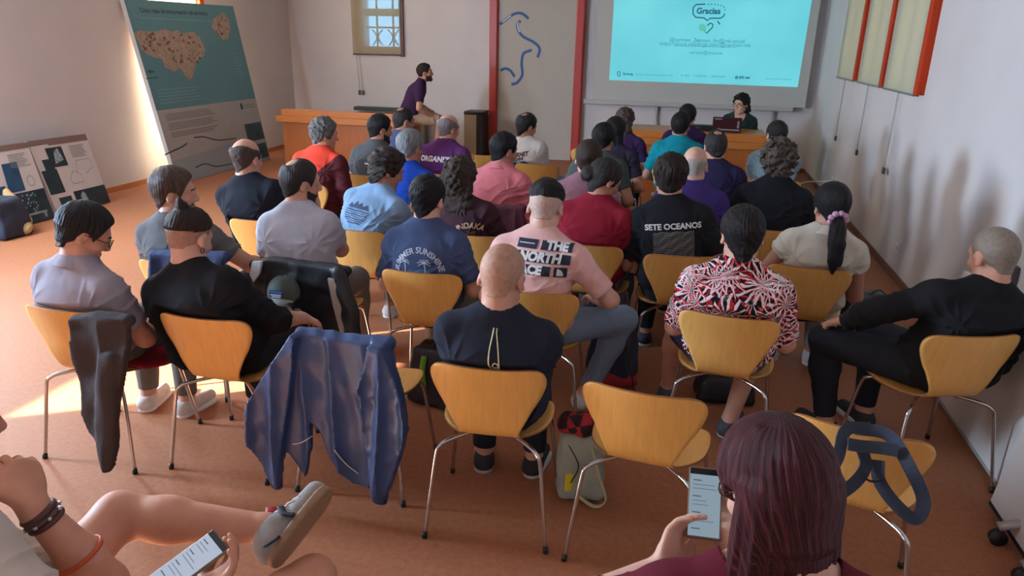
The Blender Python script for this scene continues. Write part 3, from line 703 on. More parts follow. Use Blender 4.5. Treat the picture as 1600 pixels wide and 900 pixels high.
        e = f32(2.5); q = (np.abs(lx/w)**e+np.abs(ly/d)**e)**(1/e)+f32(1e-5); r = np.sqrt(lx*lx+ly*ly)
        dd = np.where(q > .25, r*(1-1/q), -.75*np.minimum(w, d))
        da = np.maximum(np.maximum(-low-t, t-1.0), 0)*s.Lt
        return np.where(da > 0, np.sqrt(np.maximum(dd+.03, 0)**2+da*da)-.03, dd)
    def traps(s, P, off=0.0):
        k = s.k; d = None
        for sd in (-1, 1):
            e = rc(P, s.N+s.nd*.035*k-s.Yc*.012, s.S[sd]-s.Xc*sd*.015+s.zc*.012, .052*k+off, .047*k+off); d = e if d is None else np.minimum(d, e)
        return d
    def arm(s, P, sd, off=0.0, f0=1.0, fore=True, loose=0.0):
        k, g = s.k, .5+.5*s.p['girth']; fem = .9 if s.p['fem'] else 1.0; m = g*fem
        E1 = s.S[sd]+(s.E[sd]-s.S[sd])*f0
        d = rc(P, s.S[sd], E1, (.054*k*m)+off, ((.054-.011*f0)*k*m)+off+loose)
        d = smin(d, ell(P, s.S[sd]+(s.E[sd]-s.S[sd])*.14, np.array([.055, .056, .075])*k*m+off), .03)
        if fore:
            d = smin(d, rc(P, s.E[sd], s.E[sd]+(s.W[sd]-s.E[sd])*.35, .042*k*m+off, .043*k*m+off), .02)
            d = smin(d, rc(P, s.E[sd]+(s.W[sd]-s.E[sd])*.3, s.W[sd], .043*k*m+off+loose*.5, .0275*k*m+off+loose), .02)
        return d
    def hand(s, P, sd):
        k = s.k*(.92 if s.p['fem'] else 1.0); W, d, n = s.W[sd], s.HD[sd], s.HN[sd]; t = np.cross(d, n)*sd*(1); t = -t if np.dot(t, t) == 0 else t
        # thumb side: for the right hand palm-down facing forward the thumb points left
        t = np.cross(n, d)*sd; h = s.p['h']; ex = max(0, (h-.006))*.45; cu = s.curl[sd]
        M = np.stack([t, d, n], 1)
        o = ell(P, W+d*.050*k, np.array([.041, .056, .0165+ex])*k, M); o = smin(o, rc(P, W-d*.02, W+d*.03*k, .0265*k, .026*k), .015)
        for i, (bx, L) in enumerate(((.030, .072), (.010, .080), (-.011, .074), (-.030, .058))):
            b = W+(d*(.088-.006*abs(i-1))+t*bx)*k; dd, nn = d+t*bx*1.2, n; pts = [W+(d*.055+t*bx*.9)*k, b]; a = .25*cu
            for j, fr in enumerate((.46, .30, .24)):
                a += cu*(.35 if j == 0 else .62); v = norm(dd*math.cos(a)+nn*math.sin(a)); pts.append(pts[-1]+v*L*fr*k)
            o = smin(o, chain(P, pts, [.0105*k+ex, .0098*k+ex, .0088*k+ex, .0080*k+ex, .0070*k+ex]), .006)
        tp = [W+(d*.018+t*.018)*k, W+(d*.045+t*.044+n*.010)*k, W+(d*.075+t*.055+n*(.012+.012*cu))*k, W+(d*.098+t*(.052-.010*cu)+n*(.018+.018*cu))*k]
        return smin(o, chain(P, tp, [.016*k+ex, .0135*k+ex, .0108*k+ex, .0090*k+ex]), .010)
    def leg(s, P, sd, off=0.0, low=1.0):
        g = .5+.5*s.p['girth']; A1 = s.K[sd]+(s.A[sd]-s.K[sd])*low
        d = rc(P, s.G[sd], s.K[sd], .088*g+off, .058*g+off)
        if low > 0.02: d = smin(d, rc(P, s.K[sd], s.K[sd]+(s.A[sd]-s.K[sd])*min(low, .35), .055*g+off, .056*g+off), .03)
        if low > .35: d = smin(d, rc(P, s.K[sd]+(s.A[sd]-s.K[sd])*.32, A1, .056*g+off, (.056-.019*low)*g+off), .03)
        return d
    def foot(s, P, sd):
        a, t = s.A[sd], s.T[sd]; dn = norm(np.cross(np.cross(t, s.K[sd]-a), t)); b = a-dn*.045
        return smin(rc(P, a, b-t*.03, .038, .033), rc(P, b-t*.03, b+t*.155-dn*.008, .034, .026), .03)
    def headf(s, P):
        k = s.kh; Q = ((P-A3(s.H))@A3(s.Rh))/f32(k); ax = np.abs(Q[:, 0]); M = np.stack([ax, Q[:, 1], Q[:, 2]], 1)
        d = ell(M, (0, -.010, .034), (.0765, .098, .092)); d = smin(d, ell(M, (0, .022, -.035), (.060, .066, .078)), .03)
        d = smin(d, rc(M, (.050, -.002, -.060), (.016, .066, -.098), .020, .018), .03)
        d = smin(d, rc(M, (.0, .068, -.098), (.012, .068, -.099), .017, .016), .02)
        d = smin(d, rc(M, (.020, .082, .030), (.042, .070, .026), .012, .012), .02)          # brow
        d = smin(d, ell(M, (.042, .060, -.025), (.022, .022, .02)), .02)                       # cheek
        d = smax(d, -ell(M, (.031, .099, .006), (.016, .014, .010)), .012)                     # socket
        d = smin(d, ell(M, (.031, .078, .005), (.0125, .0125, .0115)), .004)                    # lid
        n = smin(rc(M, (0, .086, .018), (0, .108, -.026), .008, .0115), ell(M, (.011, .098, -.032), (.009, .010, .008)), .008); d = smin(d, n, .012)
        d = smin(d, ell(M, (0, .087, -.058), (.022, .010, .0055)), .006); d = smin(d, ell(M, (0, .085, -.068), (.019, .010, .006)), .006)
        d = smax(d, -ell(M, (0, .100, -.063), (.022, .010, .0014)), .003)
        e = ell(M, (.080, -.012, -.004), (.011, .021, .033), rotm(-22, 12, -12)); e = smax(e, -ell(M, (.091, -.004, -.001), (.009, .013, .022)), .006)
        d = smin(d, e, .008)
        return d*f32(k)
    def neck(s, P, off=0.0):
        k = s.k*(.9 if s.p['fem'] else 1.0); g = .6+.4*s.p['girth']
        return rc(P, s.H+s.Rh@np.array([0, -.028, -.035])*s.k, s.N-s.nd*.02, .053*k*g+off, .060*k*g+off)
    def skin(s, P):
        k = s.k
        d = smin(s.torso(P), s.traps(P), .04)
        for sd in (-1, 1):
            d = smin(d, s.arm(P, sd), .03); d = smin(d, near(P, s.W[sd]+s.HD[sd]*.07, .22, lambda q: s.hand(q, sd)), .012)
            d = smin(d, s.leg(P, sd), .03); d = smin(d, near(P, s.A[sd], .34, lambda q: s.foot(q, sd)), .02)
        d = smin(d, s.neck(P), .03)
        return s.press(smin(d, near(P, s.H, .26, s.headf), .022), P, .004)
    def box(s):
        pts = [s.hip, s.N, s.H]+[x for dct in (s.S, s.E, s.W, s.K, s.A, s.G) for x in dct.values()]+[s.A[d]+s.T[d]*.2 for d in (-1, 1)]+[s.W[d]+s.HD[d]*.2 for d in (-1, 1)]
        pts = np.array(pts); return pts.min(0)-.20, pts.max(0)+.20
    def press(s, d, P, gap=.0):
        "cloth and flesh are pressed flat by the seat and the backrest they rest on"
        if s.p['crot'] is None: return d
        a = math.radians(s.p['crot']); x, y, z = P[:, 0]*math.cos(a)+P[:, 1]*math.sin(a), P[:, 1]*math.cos(a)-P[:, 0]*math.sin(a), P[:, 2]
        ys = np.interp(z, [.30, .44, .47, .50, .56, .64, .72, .79, .82, .90, 1.1], [-.6, -.13, -.150, -.168, -.188, -.204, -.220, -.236, -.27, -.42, -.9])+.042*np.clip((x/.22)**2, 0, 1.6)*np.clip((z-.46)/.16, 0, 1)+.011+gap
        hw = np.interp(z, [.44, .5, .6, .7, .8], [.15, .125, .185, .228, .225]); side = np.maximum(np.abs(x)-hw, 0)
        d = smax(d, (ys-y-side*2.2).astype(f32), .012)
        bx = np.maximum(np.maximum(np.abs(x)-.225, np.abs(y-.0)-.215), np.abs(z-.42)-(.031+gap)); return smax(d, -bx.astype(f32), .012)
    # ---- garments
    def shirt(s, P, st):
        k = s.k; off = st.get('off', .012); fit = st.get('loose', .009); t, tc, lx, ly = s.loc(P)
        d = s.torso(P, 0.0, low=st.get('low', .06))-off-fit*np.clip(1.0-tc*1.05, 0, 1).astype(f32)
        d = smin(d, s.traps(P, off*.8), .045)
        wr = st.get('wr', 1.0); sx = np.sqrt(lx*lx+f32(.0012)); ln = tc*f32(s.Lt); n6 = wob(P, 9, st['seed']); msk = np.clip(.55+.8*wob(P, 6, st['seed']+9), 0, 1)
        r1 = 1-np.abs(np.sin((ln*.86-sx*.62)*f32(46)+2.2*n6)); r2 = 1-np.abs(np.sin((ln+lx*.25)*f32(58)+2.6*wob(P, 8, st['seed']+1)))
        fold = -(r1*r1*.0105*np.clip(1.15-np.abs(tc-.60)*1.7, 0, 1)*np.clip((.93-tc)*7, 0, 1)*msk+r2*r2*.0095*np.clip((.62-tc)*2.4, 0, 1)*np.clip(.35+n6, 0, 1))*f32(wr)+f32(.002)*n6
        for sd in (-1, 1):      # creases fanning out of the armpits
            ax_, ay_ = lx*sd-.150*k, ln-.70*s.Lt; rr_ = np.sqrt(ax_*ax_+ay_*ay_)+1e-4; an = np.arctan2(ay_, ax_)
            cr = 1-np.abs(np.sin(an*4.5+1.2*n6+sd)); fold = fold-cr*cr*.0085*np.exp(-((rr_-.055)/.055)**2)*f32(wr)
        fold = fold.astype(f32)
        sl = st.get('sleeve', .62)
        for sd in (-1, 1):
            if st.get('skip') == sd: continue
            if sl <= 1.0:
                a = s.arm(P, sd, off*.9, f0=1.0, fore=False, loose=st.get('sl_loose', .009))
                ax = norm(s.E[sd]-s.S[sd]); cut = (P-A3(s.S[sd]+(s.E[sd]-s.S[sd])*sl))@A3(ax)
            else:
                a = s.arm(P, sd, off*.9, loose=.006); ax = norm(s.W[sd]-s.E[sd]); cut = (P-A3(s.E[sd]+(s.W[sd]-s.E[sd])*(sl-1)))@A3(ax)
                cut = np.where((P-A3(s.E[sd]))@A3(ax) > 0, cut, -1).astype(f32)
                fold2 = wob(P, 40, st['seed']+5)*.003; a = a+fold2
            if sl < .15: a = a+f32(.012)
            a = smax(a, cut, .004); d = smin(d, a, .035)
        d = d+fold
        # neck opening
        fr = st.get('neck', .0); c = s.N+s.nd*(.022-st.get('drop', 0))*k
        nk = rc(P, c-s.Yc*.0, c+s.nd*.2+s.Yc*.0, (.063+fr)*k, (.075+fr)*k)
        fd = rc(P, c+s.Yc*.055-s.nd*(.03+st.get('vneck', .0)), c+s.Yc*.12+s.nd*.14, .045+fr, .07)
        return s.press(smax(d, -smin(nk, fd, .03), .005), P)
    def collar_rib(s, P, st):
        k = s.k; fr = st.get('neck', 0.0); c = s.N+s.nd*(.022-st.get('drop', 0))*k; q = P-A3(c+s.Yc*.006); z = q@A3(s.nd); x, y = q@A3(s.Xc), q@A3(norm(np.cross(s.nd, s.Xc)))
        z = z+np.clip(y, 0, 1)*.42
        r = np.sqrt((x/(1.0))**2+(y/1.0)**2)-(.066+fr)*k
        return np.sqrt(np.maximum(np.abs(r)-.001, 0)**2+np.maximum(np.abs(z)-.007, 0)**2)-.0045
    def shirt_collar(s, P):
        k = s.k; c = s.N+s.nd*.03*k; q = P-A3(c); z = q@A3(s.nd); x, y = q@A3(s.Xc), q@A3(norm(np.cross(s.nd, s.Xc)))
        z = z+np.clip(y, 0, 1)*.5
        rr = np.sqrt(x*x+(y*1.0)**2); r = rr-(.066*k)-np.clip(.022-z, 0, .06)*.55
        d = np.sqrt(np.maximum(np.abs(r)-.002, 0)**2+np.maximum(np.abs(z)-.024, 0)**2)-.004
        return smax(d, (y-.075), .004)
    def trousers(s, P, st):
        low = st.get('low', .93); off = st.get('off', .012)
        d = s.torso(P, off, low=.0); t = s.loc(P)[0]; d = smax(d, (t-.26)*s.Lt, .01)
        for sd in (-1, 1):
            e = s.leg(P, sd, off, low=max(low, .03))
            if low < .03:
                ax = norm(s.K[sd]-s.G[sd]); e = s.leg(P, sd, off+.008, low=0.0); e = smax(e, (P-A3(s.G[sd]+(s.K[sd]-s.G[sd])*st.get('short', .78)))@A3(ax), .004)
            else:
                ax = norm(s.A[sd]-s.K[sd]); e = smax(e, (P-A3(s.K[sd]+(s.A[sd]-s.K[sd])*low))@A3(ax), .004)
            d = smin(d, e, .03)
        return s.press(d+wob(P, 26, st['seed'])*.003, P, .001)
    def shoe(s, P, sd, part):
        a, t = s.A[sd], s.T[sd]; up = norm(np.cross(np.cross(t, s.K[sd]-a), t)); x = np.cross(t, up); b = a-up*.045
        if part == 'sole':
            q = P-A3(b); z = q@A3(up); y = q@A3(t); xx = q@A3(x)
            w = .036+.010*np.sin(np.clip((y+.08)/.28, 0, 1)*3.0)
            r = np.sqrt(np.maximum(np.abs(y-.052)-.085, 0)**2+xx**2)-w
            return np.sqrt(np.maximum(r, 0)**2+np.maximum(np.abs(z+.030)-.009, 0)**2)-.004
        d = smin(rc(P, a-up*.012, b-t*.028+up*.002, .045, .043), rc(P, b-t*.03-up*.002, b+t*.150-up*.004, .043, .033), .03)
        d = smax(d, -((P-A3(b-up*.034))@A3(up)), .004); return smax(d, (P-A3(a+up*.012))@A3(norm(up-.25*t)), .004)
# ---- hair, in the head's own frame
def hair_field(Q, st, fall):
    y, z, ax = Q[:, 1], Q[:, 2], np.abs(Q[:, 0]); M = np.stack([ax, y, z], 1); kind = st['kind']; seed = st.get('seed', 1)
    sk = smin(ell(M, (0, -.010, .034), (.0765, .098, .092)), rc(M, (0, -.027, -.033), (0, -.040, -.13), .050, .052), .03)
    ft = st.get('top', .016); sd = st.get('sides', .008); rec = st.get('recede', 0.0); nape = st.get('nape', -.075)
    thk = sd+(ft-sd)*np.clip((z+.02)/.08, 0, 1)
    if kind == 'fade': thk = .001+ft*np.clip((z-.020)/.065, 0, 1); nape = .0
    phi = np.arctan2(Q[:, 0], y+.045)
    nz = st.get('noise', .0025)
    strand = (np.sin(phi*34+6*wob(Q, 16, seed))*.5+wob(Q, 110, seed+2)*.7)*nz
    if kind in ('curly',) or st.get('curl'): strand = wob(Q, 85, seed)*nz*1.6+wob(Q, 190, seed+3)*nz*.7
    zc = np.interp(y, [-.12, -.085, -.06, -.035, -.02, .018, .032, .050, .066, .080, .1], [nape, nape, nape+.012, -.035, .012, .012, -.018, .022, .058+rec*.2, .074+rec, .085+rec])
    if kind == 'undercut': zc = np.interp(y, [-.12, -.06, .0, .06, .1], [.012, .018, .035, .06, .085])
    if kind == 'fade': zc = np.maximum(zc, .018)
    if st.get('ears'): zc = np.where((y > -.04) & (y < .035), np.minimum(zc, -.03), zc)
    tp = st.get('taper', .022); g = np.clip((z-zc)/tp, -1, 1)
    if kind == 'bald': g = np.minimum(g, np.clip((st.get('crown', .058)-.30*np.clip(y, -.05, 1)-z+.012*wob(Q, 30, seed))/.02, -1, 1))
    if st.get('thin'): g = np.minimum(g, np.clip(ell(Q, (0.0, -.058, .112), (.030, .028, .026))/.03, -1, 1))
    g = np.where(g > 0, g*(2-g), g)
    d = smax(sk-(thk*np.maximum(g, 0)+.006*np.minimum(g, 0)-.0012)+strand*np.clip(g, 0, 1), (zc-.024-z).astype(f32), .004)
    fl = A3(fall)
    if kind == 'long' or kind == 'longcurly':
        L = st.get('len', .26); w = st.get('w', .092)
        a = np.array([0, -.045, .01]); side = 1 if not st.get('back') else .55
        c = A3(a); q = Q-c; tt = np.clip(q@fl/f32(L), 0, 1); dq = q-(tt[:, None]*L)*fl
        lat = dq[:, 0]; dep = dq[:, 1]; ww = w*(1+.18*tt-.10*tt*tt*(tt > .8)); dp = .060*(1-.15*tt)
        qq = np.sqrt((lat/ww)**2+(dep/dp)**2)+1e-5; over = np.maximum(q@fl-f32(L), 0)
        m = np.sqrt(lat*lat+dep*dep)*(1-1/qq); m = np.where(over > 0, np.sqrt(np.maximum(m, 0)**2+over**2)-.0, m)
        ph = np.arctan2(lat, dep-.02)
        if kind == 'longcurly': m = m+wob(Q, 60, seed+1)*.012+wob(Q, 130, seed+4)*.005
        else: m = m+(np.sin(ph*20+5*wob(Q, 9, seed))+.6*np.sin(ph*47+4*wob(Q, 14, seed+3)))*.0030*(.4+tt)
        up_ = np.maximum(-(q@fl)-.02, 0); m = np.sqrt(np.maximum(m, 0)**2+up_**2)+np.minimum(m, 0)*(up_ <= 0)
        m = smax(m, (y-st.get('face', .052))+np.clip(-z-.02, 0, 1)*.0, .01)
        # ragged ends
        m = m+np.where(tt > .9, .006*np.sin(ph*31), 0)
        d = smin(d, m.astype(f32), .025)
    for c, r in st.get('buns', []): d = smin(d, ell(Q, c, r)+wob(Q, 90, seed+7)*.004, .010)
    if st.get('tail'):
        pts, rs = st['tail']; d = smin(d, chain(Q, pts, rs)+wob(Q*A3((1.6, 1.6, .35)), 90, seed+8)*.004, .012)
    return d
def beard_field(Q, full):
    ax = np.abs(Q[:, 0]); M = np.stack([ax, Q[:, 1], Q[:, 2]], 1)
    d = ell(M, (0, .022, -.035), (.060, .066, .078)); d = smin(d, rc(M, (.050, -.002, -.060), (.016, .066, -.098), .020, .018), .03); d = smin(d, rc(M, (.0, .068, -.098), (.012, .068, -.099), .017, .016), .02)
    d = d-full+wob(Q, 120, 3)*.0015
    line = np.interp(Q[:, 1], [.0, .03, .06, .08, .1], [.01, -.035, -.045, -.046, -.046]); d = smax(d, Q[:, 2]-line, .004); d = smax(d, -.012-Q[:, 1]+.02, .004)
    d = smax(d, -ell(M, (0, .09, -.063), (.024, .03, .010)), .004); return smax(d, -.118-Q[:, 2], .004)
# ---- printing on cloth
def print_on(b, shirt_o, name, flat, m, t0=.62, x0=0.0, rot=0.0, front=False, parent=None, lift=.0022):
    me = shirt_o.data; n = len(me.vertices); V = np.empty(n*3, f32); me.vertices.foreach_get('co', V); V = V.reshape(-1, 3)
    Q = np.empty(len(me.polygons)*4, np.int32); me.loops.foreach_get('vertex_index', Q); bv = BVHTree.FromPolygons(V.tolist(), Q.reshape(-1, 4).tolist())
    bm = bmesh.new(); vs = [bm.verts.new((x, y, 0)) for x, y in flat.V]
    for f in flat.F:
        try: bm.faces.new([vs[i] for i in f])
        except ValueError: pass
    bmesh.ops.triangulate(bm, faces=bm.faces[:])
    for _ in range(3):
        es = [e for e in bm.edges if e.calc_length() > .010]
        if not es: break
        bmesh.ops.subdivide_edges(bm, edges=es, cuts=1); bmesh.ops.triangulate(bm, faces=bm.faces[:])
    c, si = math.cos(rot), math.sin(rot); s = -1 if front else 1; dirv = Vector(b.Yc*s)
    X = b.Xc*s; bad = []
    for v in bm.verts:
        x, y = v.co.x*c-v.co.y*si+x0, v.co.x*si+v.co.y*c
        o = b.hip+b.u*(b.Lt*t0)+b.zc*y+X*x-b.Yc*s*.6
        h = bv.ray_cast(Vector(o), dirv)
        if h[0] is None: bad.append(v); v.co = Vector(b.hip); continue
        v.co = h[0]-dirv*lift
    if bad: bmesh.ops.delete(bm, geom=bad, context='VERTS')
    me2 = bpy.data.meshes.new(name); bm.to_mesh(me2); bm.free(); me2.materials.append(m)
    o = bpy.data.objects.new(name, me2); COL.objects.link(o); o.parent = parent or shirt_o; return o
def to_frame(o, H, Rh, k):
    "shift a mesh made in the head frame to the body frame"
    M = Matrix.Identity(4)
    for i in range(3):
        for j in range(3): M[i][j] = Rh[i][j]*k
        M[i][3] = H[i]
    o.matrix_local = M; return o
PEOPLE = {}; DEBUG = False
def solve_pose(kw, cx, cy, ca, px, py):
    "posture (lean, sideways tilt, slump) that brings the head onto the line of sight"
    c, s = math.cos(math.radians(ca)), math.sin(math.radians(ca))
    def err(v, keys):
        k2 = dict(kw); k2.update(zip(keys, v)); H = Body(**k2).H; return proj((cx+c*H[0]-s*H[1], cy+s*H[0]+c*H[1], H[2]))-np.array((px, py))
    keys = ('lean', 'side', 'Lt', 'dx'); prior = np.array([kw.get('lean', 0.), 0., .468, 0.]); sg = np.array([13., 8., .03, .045])
    def full(v): return np.concatenate([err(v, keys)/3.0, (v-prior)/sg])
    v = prior.copy(); st = np.array([.5, .5, .003, .004]); mu = .2; e = full(v)
    for _ in range(25):
        J = np.stack([(full(v+np.eye(4)[i]*st[i])-e)/st[i] for i in range(4)], 1); S = np.diag(1/sg**2)
        dv = np.linalg.solve(J.T@J+mu*S, -J.T@e); n = v+dv; n = np.clip(n, (kw.get('minlean', -12.), -22, .40, -.07), (55, 22, .53, .07)); en = full(n)
        if (en**2).sum() < (e**2).sum(): v, e, mu = n, en, mu*.5
        else: mu *= 3
    return dict(lean=float(v[0]), side=float(v[1]), Lt=float(v[2]), dx=float(v[3])), err(v, keys)
def person(label, px, skin=(196, 142, 116), ang=0.0, chair_at=None, shirt=None, hair=None, trousers=None, shoes=None, hz=None, beard=None, key=None, brows=True, place=None, stub=None, **kw):
    kw.setdefault('Lt', DEF['Lt'])
    if 'seat' not in kw and kw.get('crot', 0) is not False: kw.setdefault('crot', next((c_[2]-ang for c_ in CHAIRS.values() if chair_at and tuple(chair_at[:2]) == c_[:2]), 0.0))
    if kw.get('crot') is False: kw['crot'] = None
    b = None
    if chair_at is not None:
        cx, cy = chair_at[:2]; r, e = solve_pose(kw, cx, cy, ang, *px); kw.update(r)
        if DEBUG: print('POSE', key, {a: round(q, 2) for a, q in r.items()}, 'miss', e.round(0))
    b = Body(**kw); c, s = math.cos(math.radians(ang)), math.sin(math.radians(ang))
    if place is not None: cx, cy = place
    elif chair_at is None:
        H = at(px[0], px[1], b.H[2]); cx, cy = H[0]-(c*b.H[0]-s*b.H[1]), H[1]-(s*b.H[0]+c*b.H[1])
    h = kw.get('h', .008); lo, hi = b.box()
    o = put_np('person', *surface(b.skin, lo, hi, h), skin_mat(skin)); o.location = (cx, cy, 0); o.rotation_euler = (0, 0, math.radians(ang)); tag(o, label, 'person')
    seed = abs(hash_(label)) % 1000
    if trousers:
        t = dict(c=(60, 62, 70), seed=seed); t.update(trousers); put_np('trousers' if t.get('low', .93) > .03 else 'shorts', *surface(lambda P: b.trousers(P, t), lo, hi, h*1.1), cloth(t['c']), o)
    if shirt:
        st = dict(c=(120, 120, 120), seed=seed+3); st.update(shirt); m = st.get('mat') or cloth(st['c'])
        sh = put_np(st.get('name', 't_shirt'), *surface(lambda P: b.shirt(P, st), lo, hi, h*.9), m, o); o_sh = sh
        if st.get('collar') == 'shirt': put_np('collar', *surface(b.shirt_collar, b.N-.2, b.N+.2, .006), m, sh)
        elif st.get('collar', 'rib') == 'rib': put_np('neckband', *surface(lambda P: b.collar_rib(P, st), b.N-.2, b.N+.2, .005), m, sh)
        b.shirt_o = sh
    if hair:
        ht = dict(kind='short', c=(40, 32, 28), seed=seed+5); ht.update(hair); fall = b.Rh.T@norm(np.array([0, -.12, -1.0])+0*b.Y)
        L = max(ht.get('len', 0)+.16, .44 if ht.get('tail') else 0)
        V, Q = surface(lambda P: hair_field(P, ht, fall), (-.21, -.27, -L if L > .2 else -.2), (.21, .17, .19), h*.62/b.kh, .03)
        ho = put_np('hair', V, Q, hair_mat(ht['c'], ht.get('c2'), bool(ht.get('curl'))), o); to_frame(ho, b.H, b.Rh, b.kh); b.hair_o = ho
        if brows:
            br = MB()
            for sx in (-1, 1): br.tube(smooth_path([(sx*.017, .0955, .024), (sx*.032, .092, .030), (sx*.048, .080, .024)], 4), [.0042]*5+[.0042]*3+[.002], 6)
            to_frame(br.build('eyebrows', hair_mat(ht['c'], ht.get('c2')), o, smooth=True), b.H, b.Rh, b.kh)
    if beard: to_frame(put_np('beard', *surface(lambda P: beard_field(P, .005), (-.12, -.08, -.16), (.12, .14, .06), .005), hair_mat(beard), o), b.H, b.Rh, b.kh)
    if shoes:
        for sd in (-1, 1):
            a = b.A[sd]+b.T[sd]*.05; so_ = put_np('shoe', *surface(lambda P: b.shoe(P, sd, 'upper'), a-.24, a+.24, h), mat('shoe%d_%d_%d' % shoes[0], shoes[0], .75, var=.08, vscale=30), o)
            put_np('sole', *surface(lambda P: b.shoe(P, sd, 'sole'), a-.24, a+.24, max(.006, h*.8)), mat('sole%d_%d_%d' % shoes[1], shoes[1], .7), so_)
    b.o = o; b.pos = (cx, cy, ang); PEOPLE[key] = b
    return b
def hash_(s):
    h = 7
    for ch in s: h = (h*31+ord(ch)) % 1000003
    return h
def stubble(b, c, line=((-.1, -.04, .0, .05), (-.05, -.035, .0, .05))):
    M3 = lambda Q: np.stack([np.abs(Q[:, 0]), Q[:, 1], Q[:, 2]], 1)
    def fn(Q):
        M = M3(Q); sk = smin(ell(M, (0, -.010, .034), (.0765, .098, .092)), rc(M, (0, -.027, -.033), (0, -.040, -.13), .050, .052), .03)
        g = np.clip((Q[:, 2]-np.interp(Q[:, 1], *line))/.03, -1, 1); return smax((sk-.0030*g).astype(f32), (np.interp(Q[:, 1], *line)-.022-Q[:, 2]).astype(f32), .003)
    return to_frame(put_np('stubble', *surface(fn, (-.1, -.13, -.09), (.1, .1, .13), .005), mat('stubble%d_%d_%d' % c, c, .6, var=.16, vscale=60, bump=.15, bscale=600), b.o), b.H, b.Rh, b.kh)
def glasses(b, m, label=None):
    mb = MB()
    for sx in (-1, 1):
        mb.tube([(sx*.032+.024*math.cos(a), .108-.006*abs(math.cos(a)) if True else 0, .002+.019*math.sin(a)) for a in np.linspace(0, 2*math.pi, 17)], .0022, 6, cap=False)
        mb.tube([(sx*.056, .101, .006), (sx*.080, .06, .010), (sx*.084, -.010, .012)], .0022, 6)
    mb.tube([(-.009, .108, .004), (0, .111, .006), (.009, .108, .004)], .0022, 6)
    return to_frame(mb.build('glasses', m, b.o, smooth=True), b.H, b.Rh, b.kh)
def to_world(b, v):
    c, s = math.cos(math.radians(b.pos[2])), math.sin(math.radians(b.pos[2])); return np.array([b.pos[0]+c*v[0]-s*v[1], b.pos[1]+s*v[0]+c*v[1], v[2]])
def to_local(pos, w):
    c, s = math.cos(math.radians(pos[2])), math.sin(math.radians(pos[2])); x, y = w[0]-pos[0], w[1]-pos[1]; return np.array([c*x+s*y, -s*x+c*y, w[2]])
# ------------------------------------------------------------------ the measured chairs
CHAIRS = dict(
 A=(-2.595, 2.67, 0, 'plywood chair holding a brown cardigan, under the man in a grey polo'),
 B=(-1.96, 2.75, 0, 'plywood chair under the broad person with a topknot and black t-shirt'),
 C=(-1.31, 2.75, 2, 'empty plywood chair hidden under a draped blue jacket'),
 D=(-.655, 2.60, 4, 'plywood chair under the bald man in a navy t-shirt'),
 E=(-.03, 2.56, -7, 'empty plywood chair with scuffed back beside the canvas tote bag'),
 F=(.69, 2.48, -14, 'empty plywood chair with a dark webbing harness over its back'),
 G=(1.23, 3.47, 18, 'plywood chair under the man in black sitting beside the folded white table'),
 H=(.295, 3.42, -6, 'plywood chair under the man in a palm-leaf shirt'),
 I=(.76, 4.32, -5, 'plywood chair under the woman with a black ponytail'),
 J=(.03, 4.35, 7, 'plywood chair under the man whose black shirt reads SETE OCEANOS'),
 K=(-.66, 3.48, 4, 'plywood chair under the man in the pink printed t-shirt'),
 L=(-1.28, 3.62, 0, 'plywood chair under the boyish man in the SUMMER SUNSHINE t-shirt'),
 M=(-2.00, 3.60, 0, 'plywood chair carrying a black windbreaker and a green cap'),
 N=(-1.97, 4.32, -4, 'plywood chair under the man in a light blue t-shirt with a mountain print'),
 O=(-2.70, 4.37, 6, 'plywood chair under the balding man in plain black, by the big board'),
 P=(-1.25, 4.42, 0, 'plywood chair under the woman with long curly brown hair'),
 Q=(-1.40, 7.22, 2, 'plywood chair under the man in a white printed t-shirt'),
 R=(-1.05, 8.45, 8, 'empty plywood chair in front of the red-framed door'),
 S=(.60, 5.15, -5, 'plywood chair under the person with grey-brown curls and a black top'),
 U=(-2.05, 7.6, -6, 'empty plywood chair beyond the man in the purple ORGANIZA shirt'),
 X=(-2.55, 7.9, -4, 'empty plywood chair in front of the seated helper in beige shorts'),
)
CA = {}; DEBUG = False
for k, (x, y, a, lb) in CHAIRS.items(): CA[k] = chair(x, y, a, lb)
def cpos(k): return CHAIRS[k][:2]

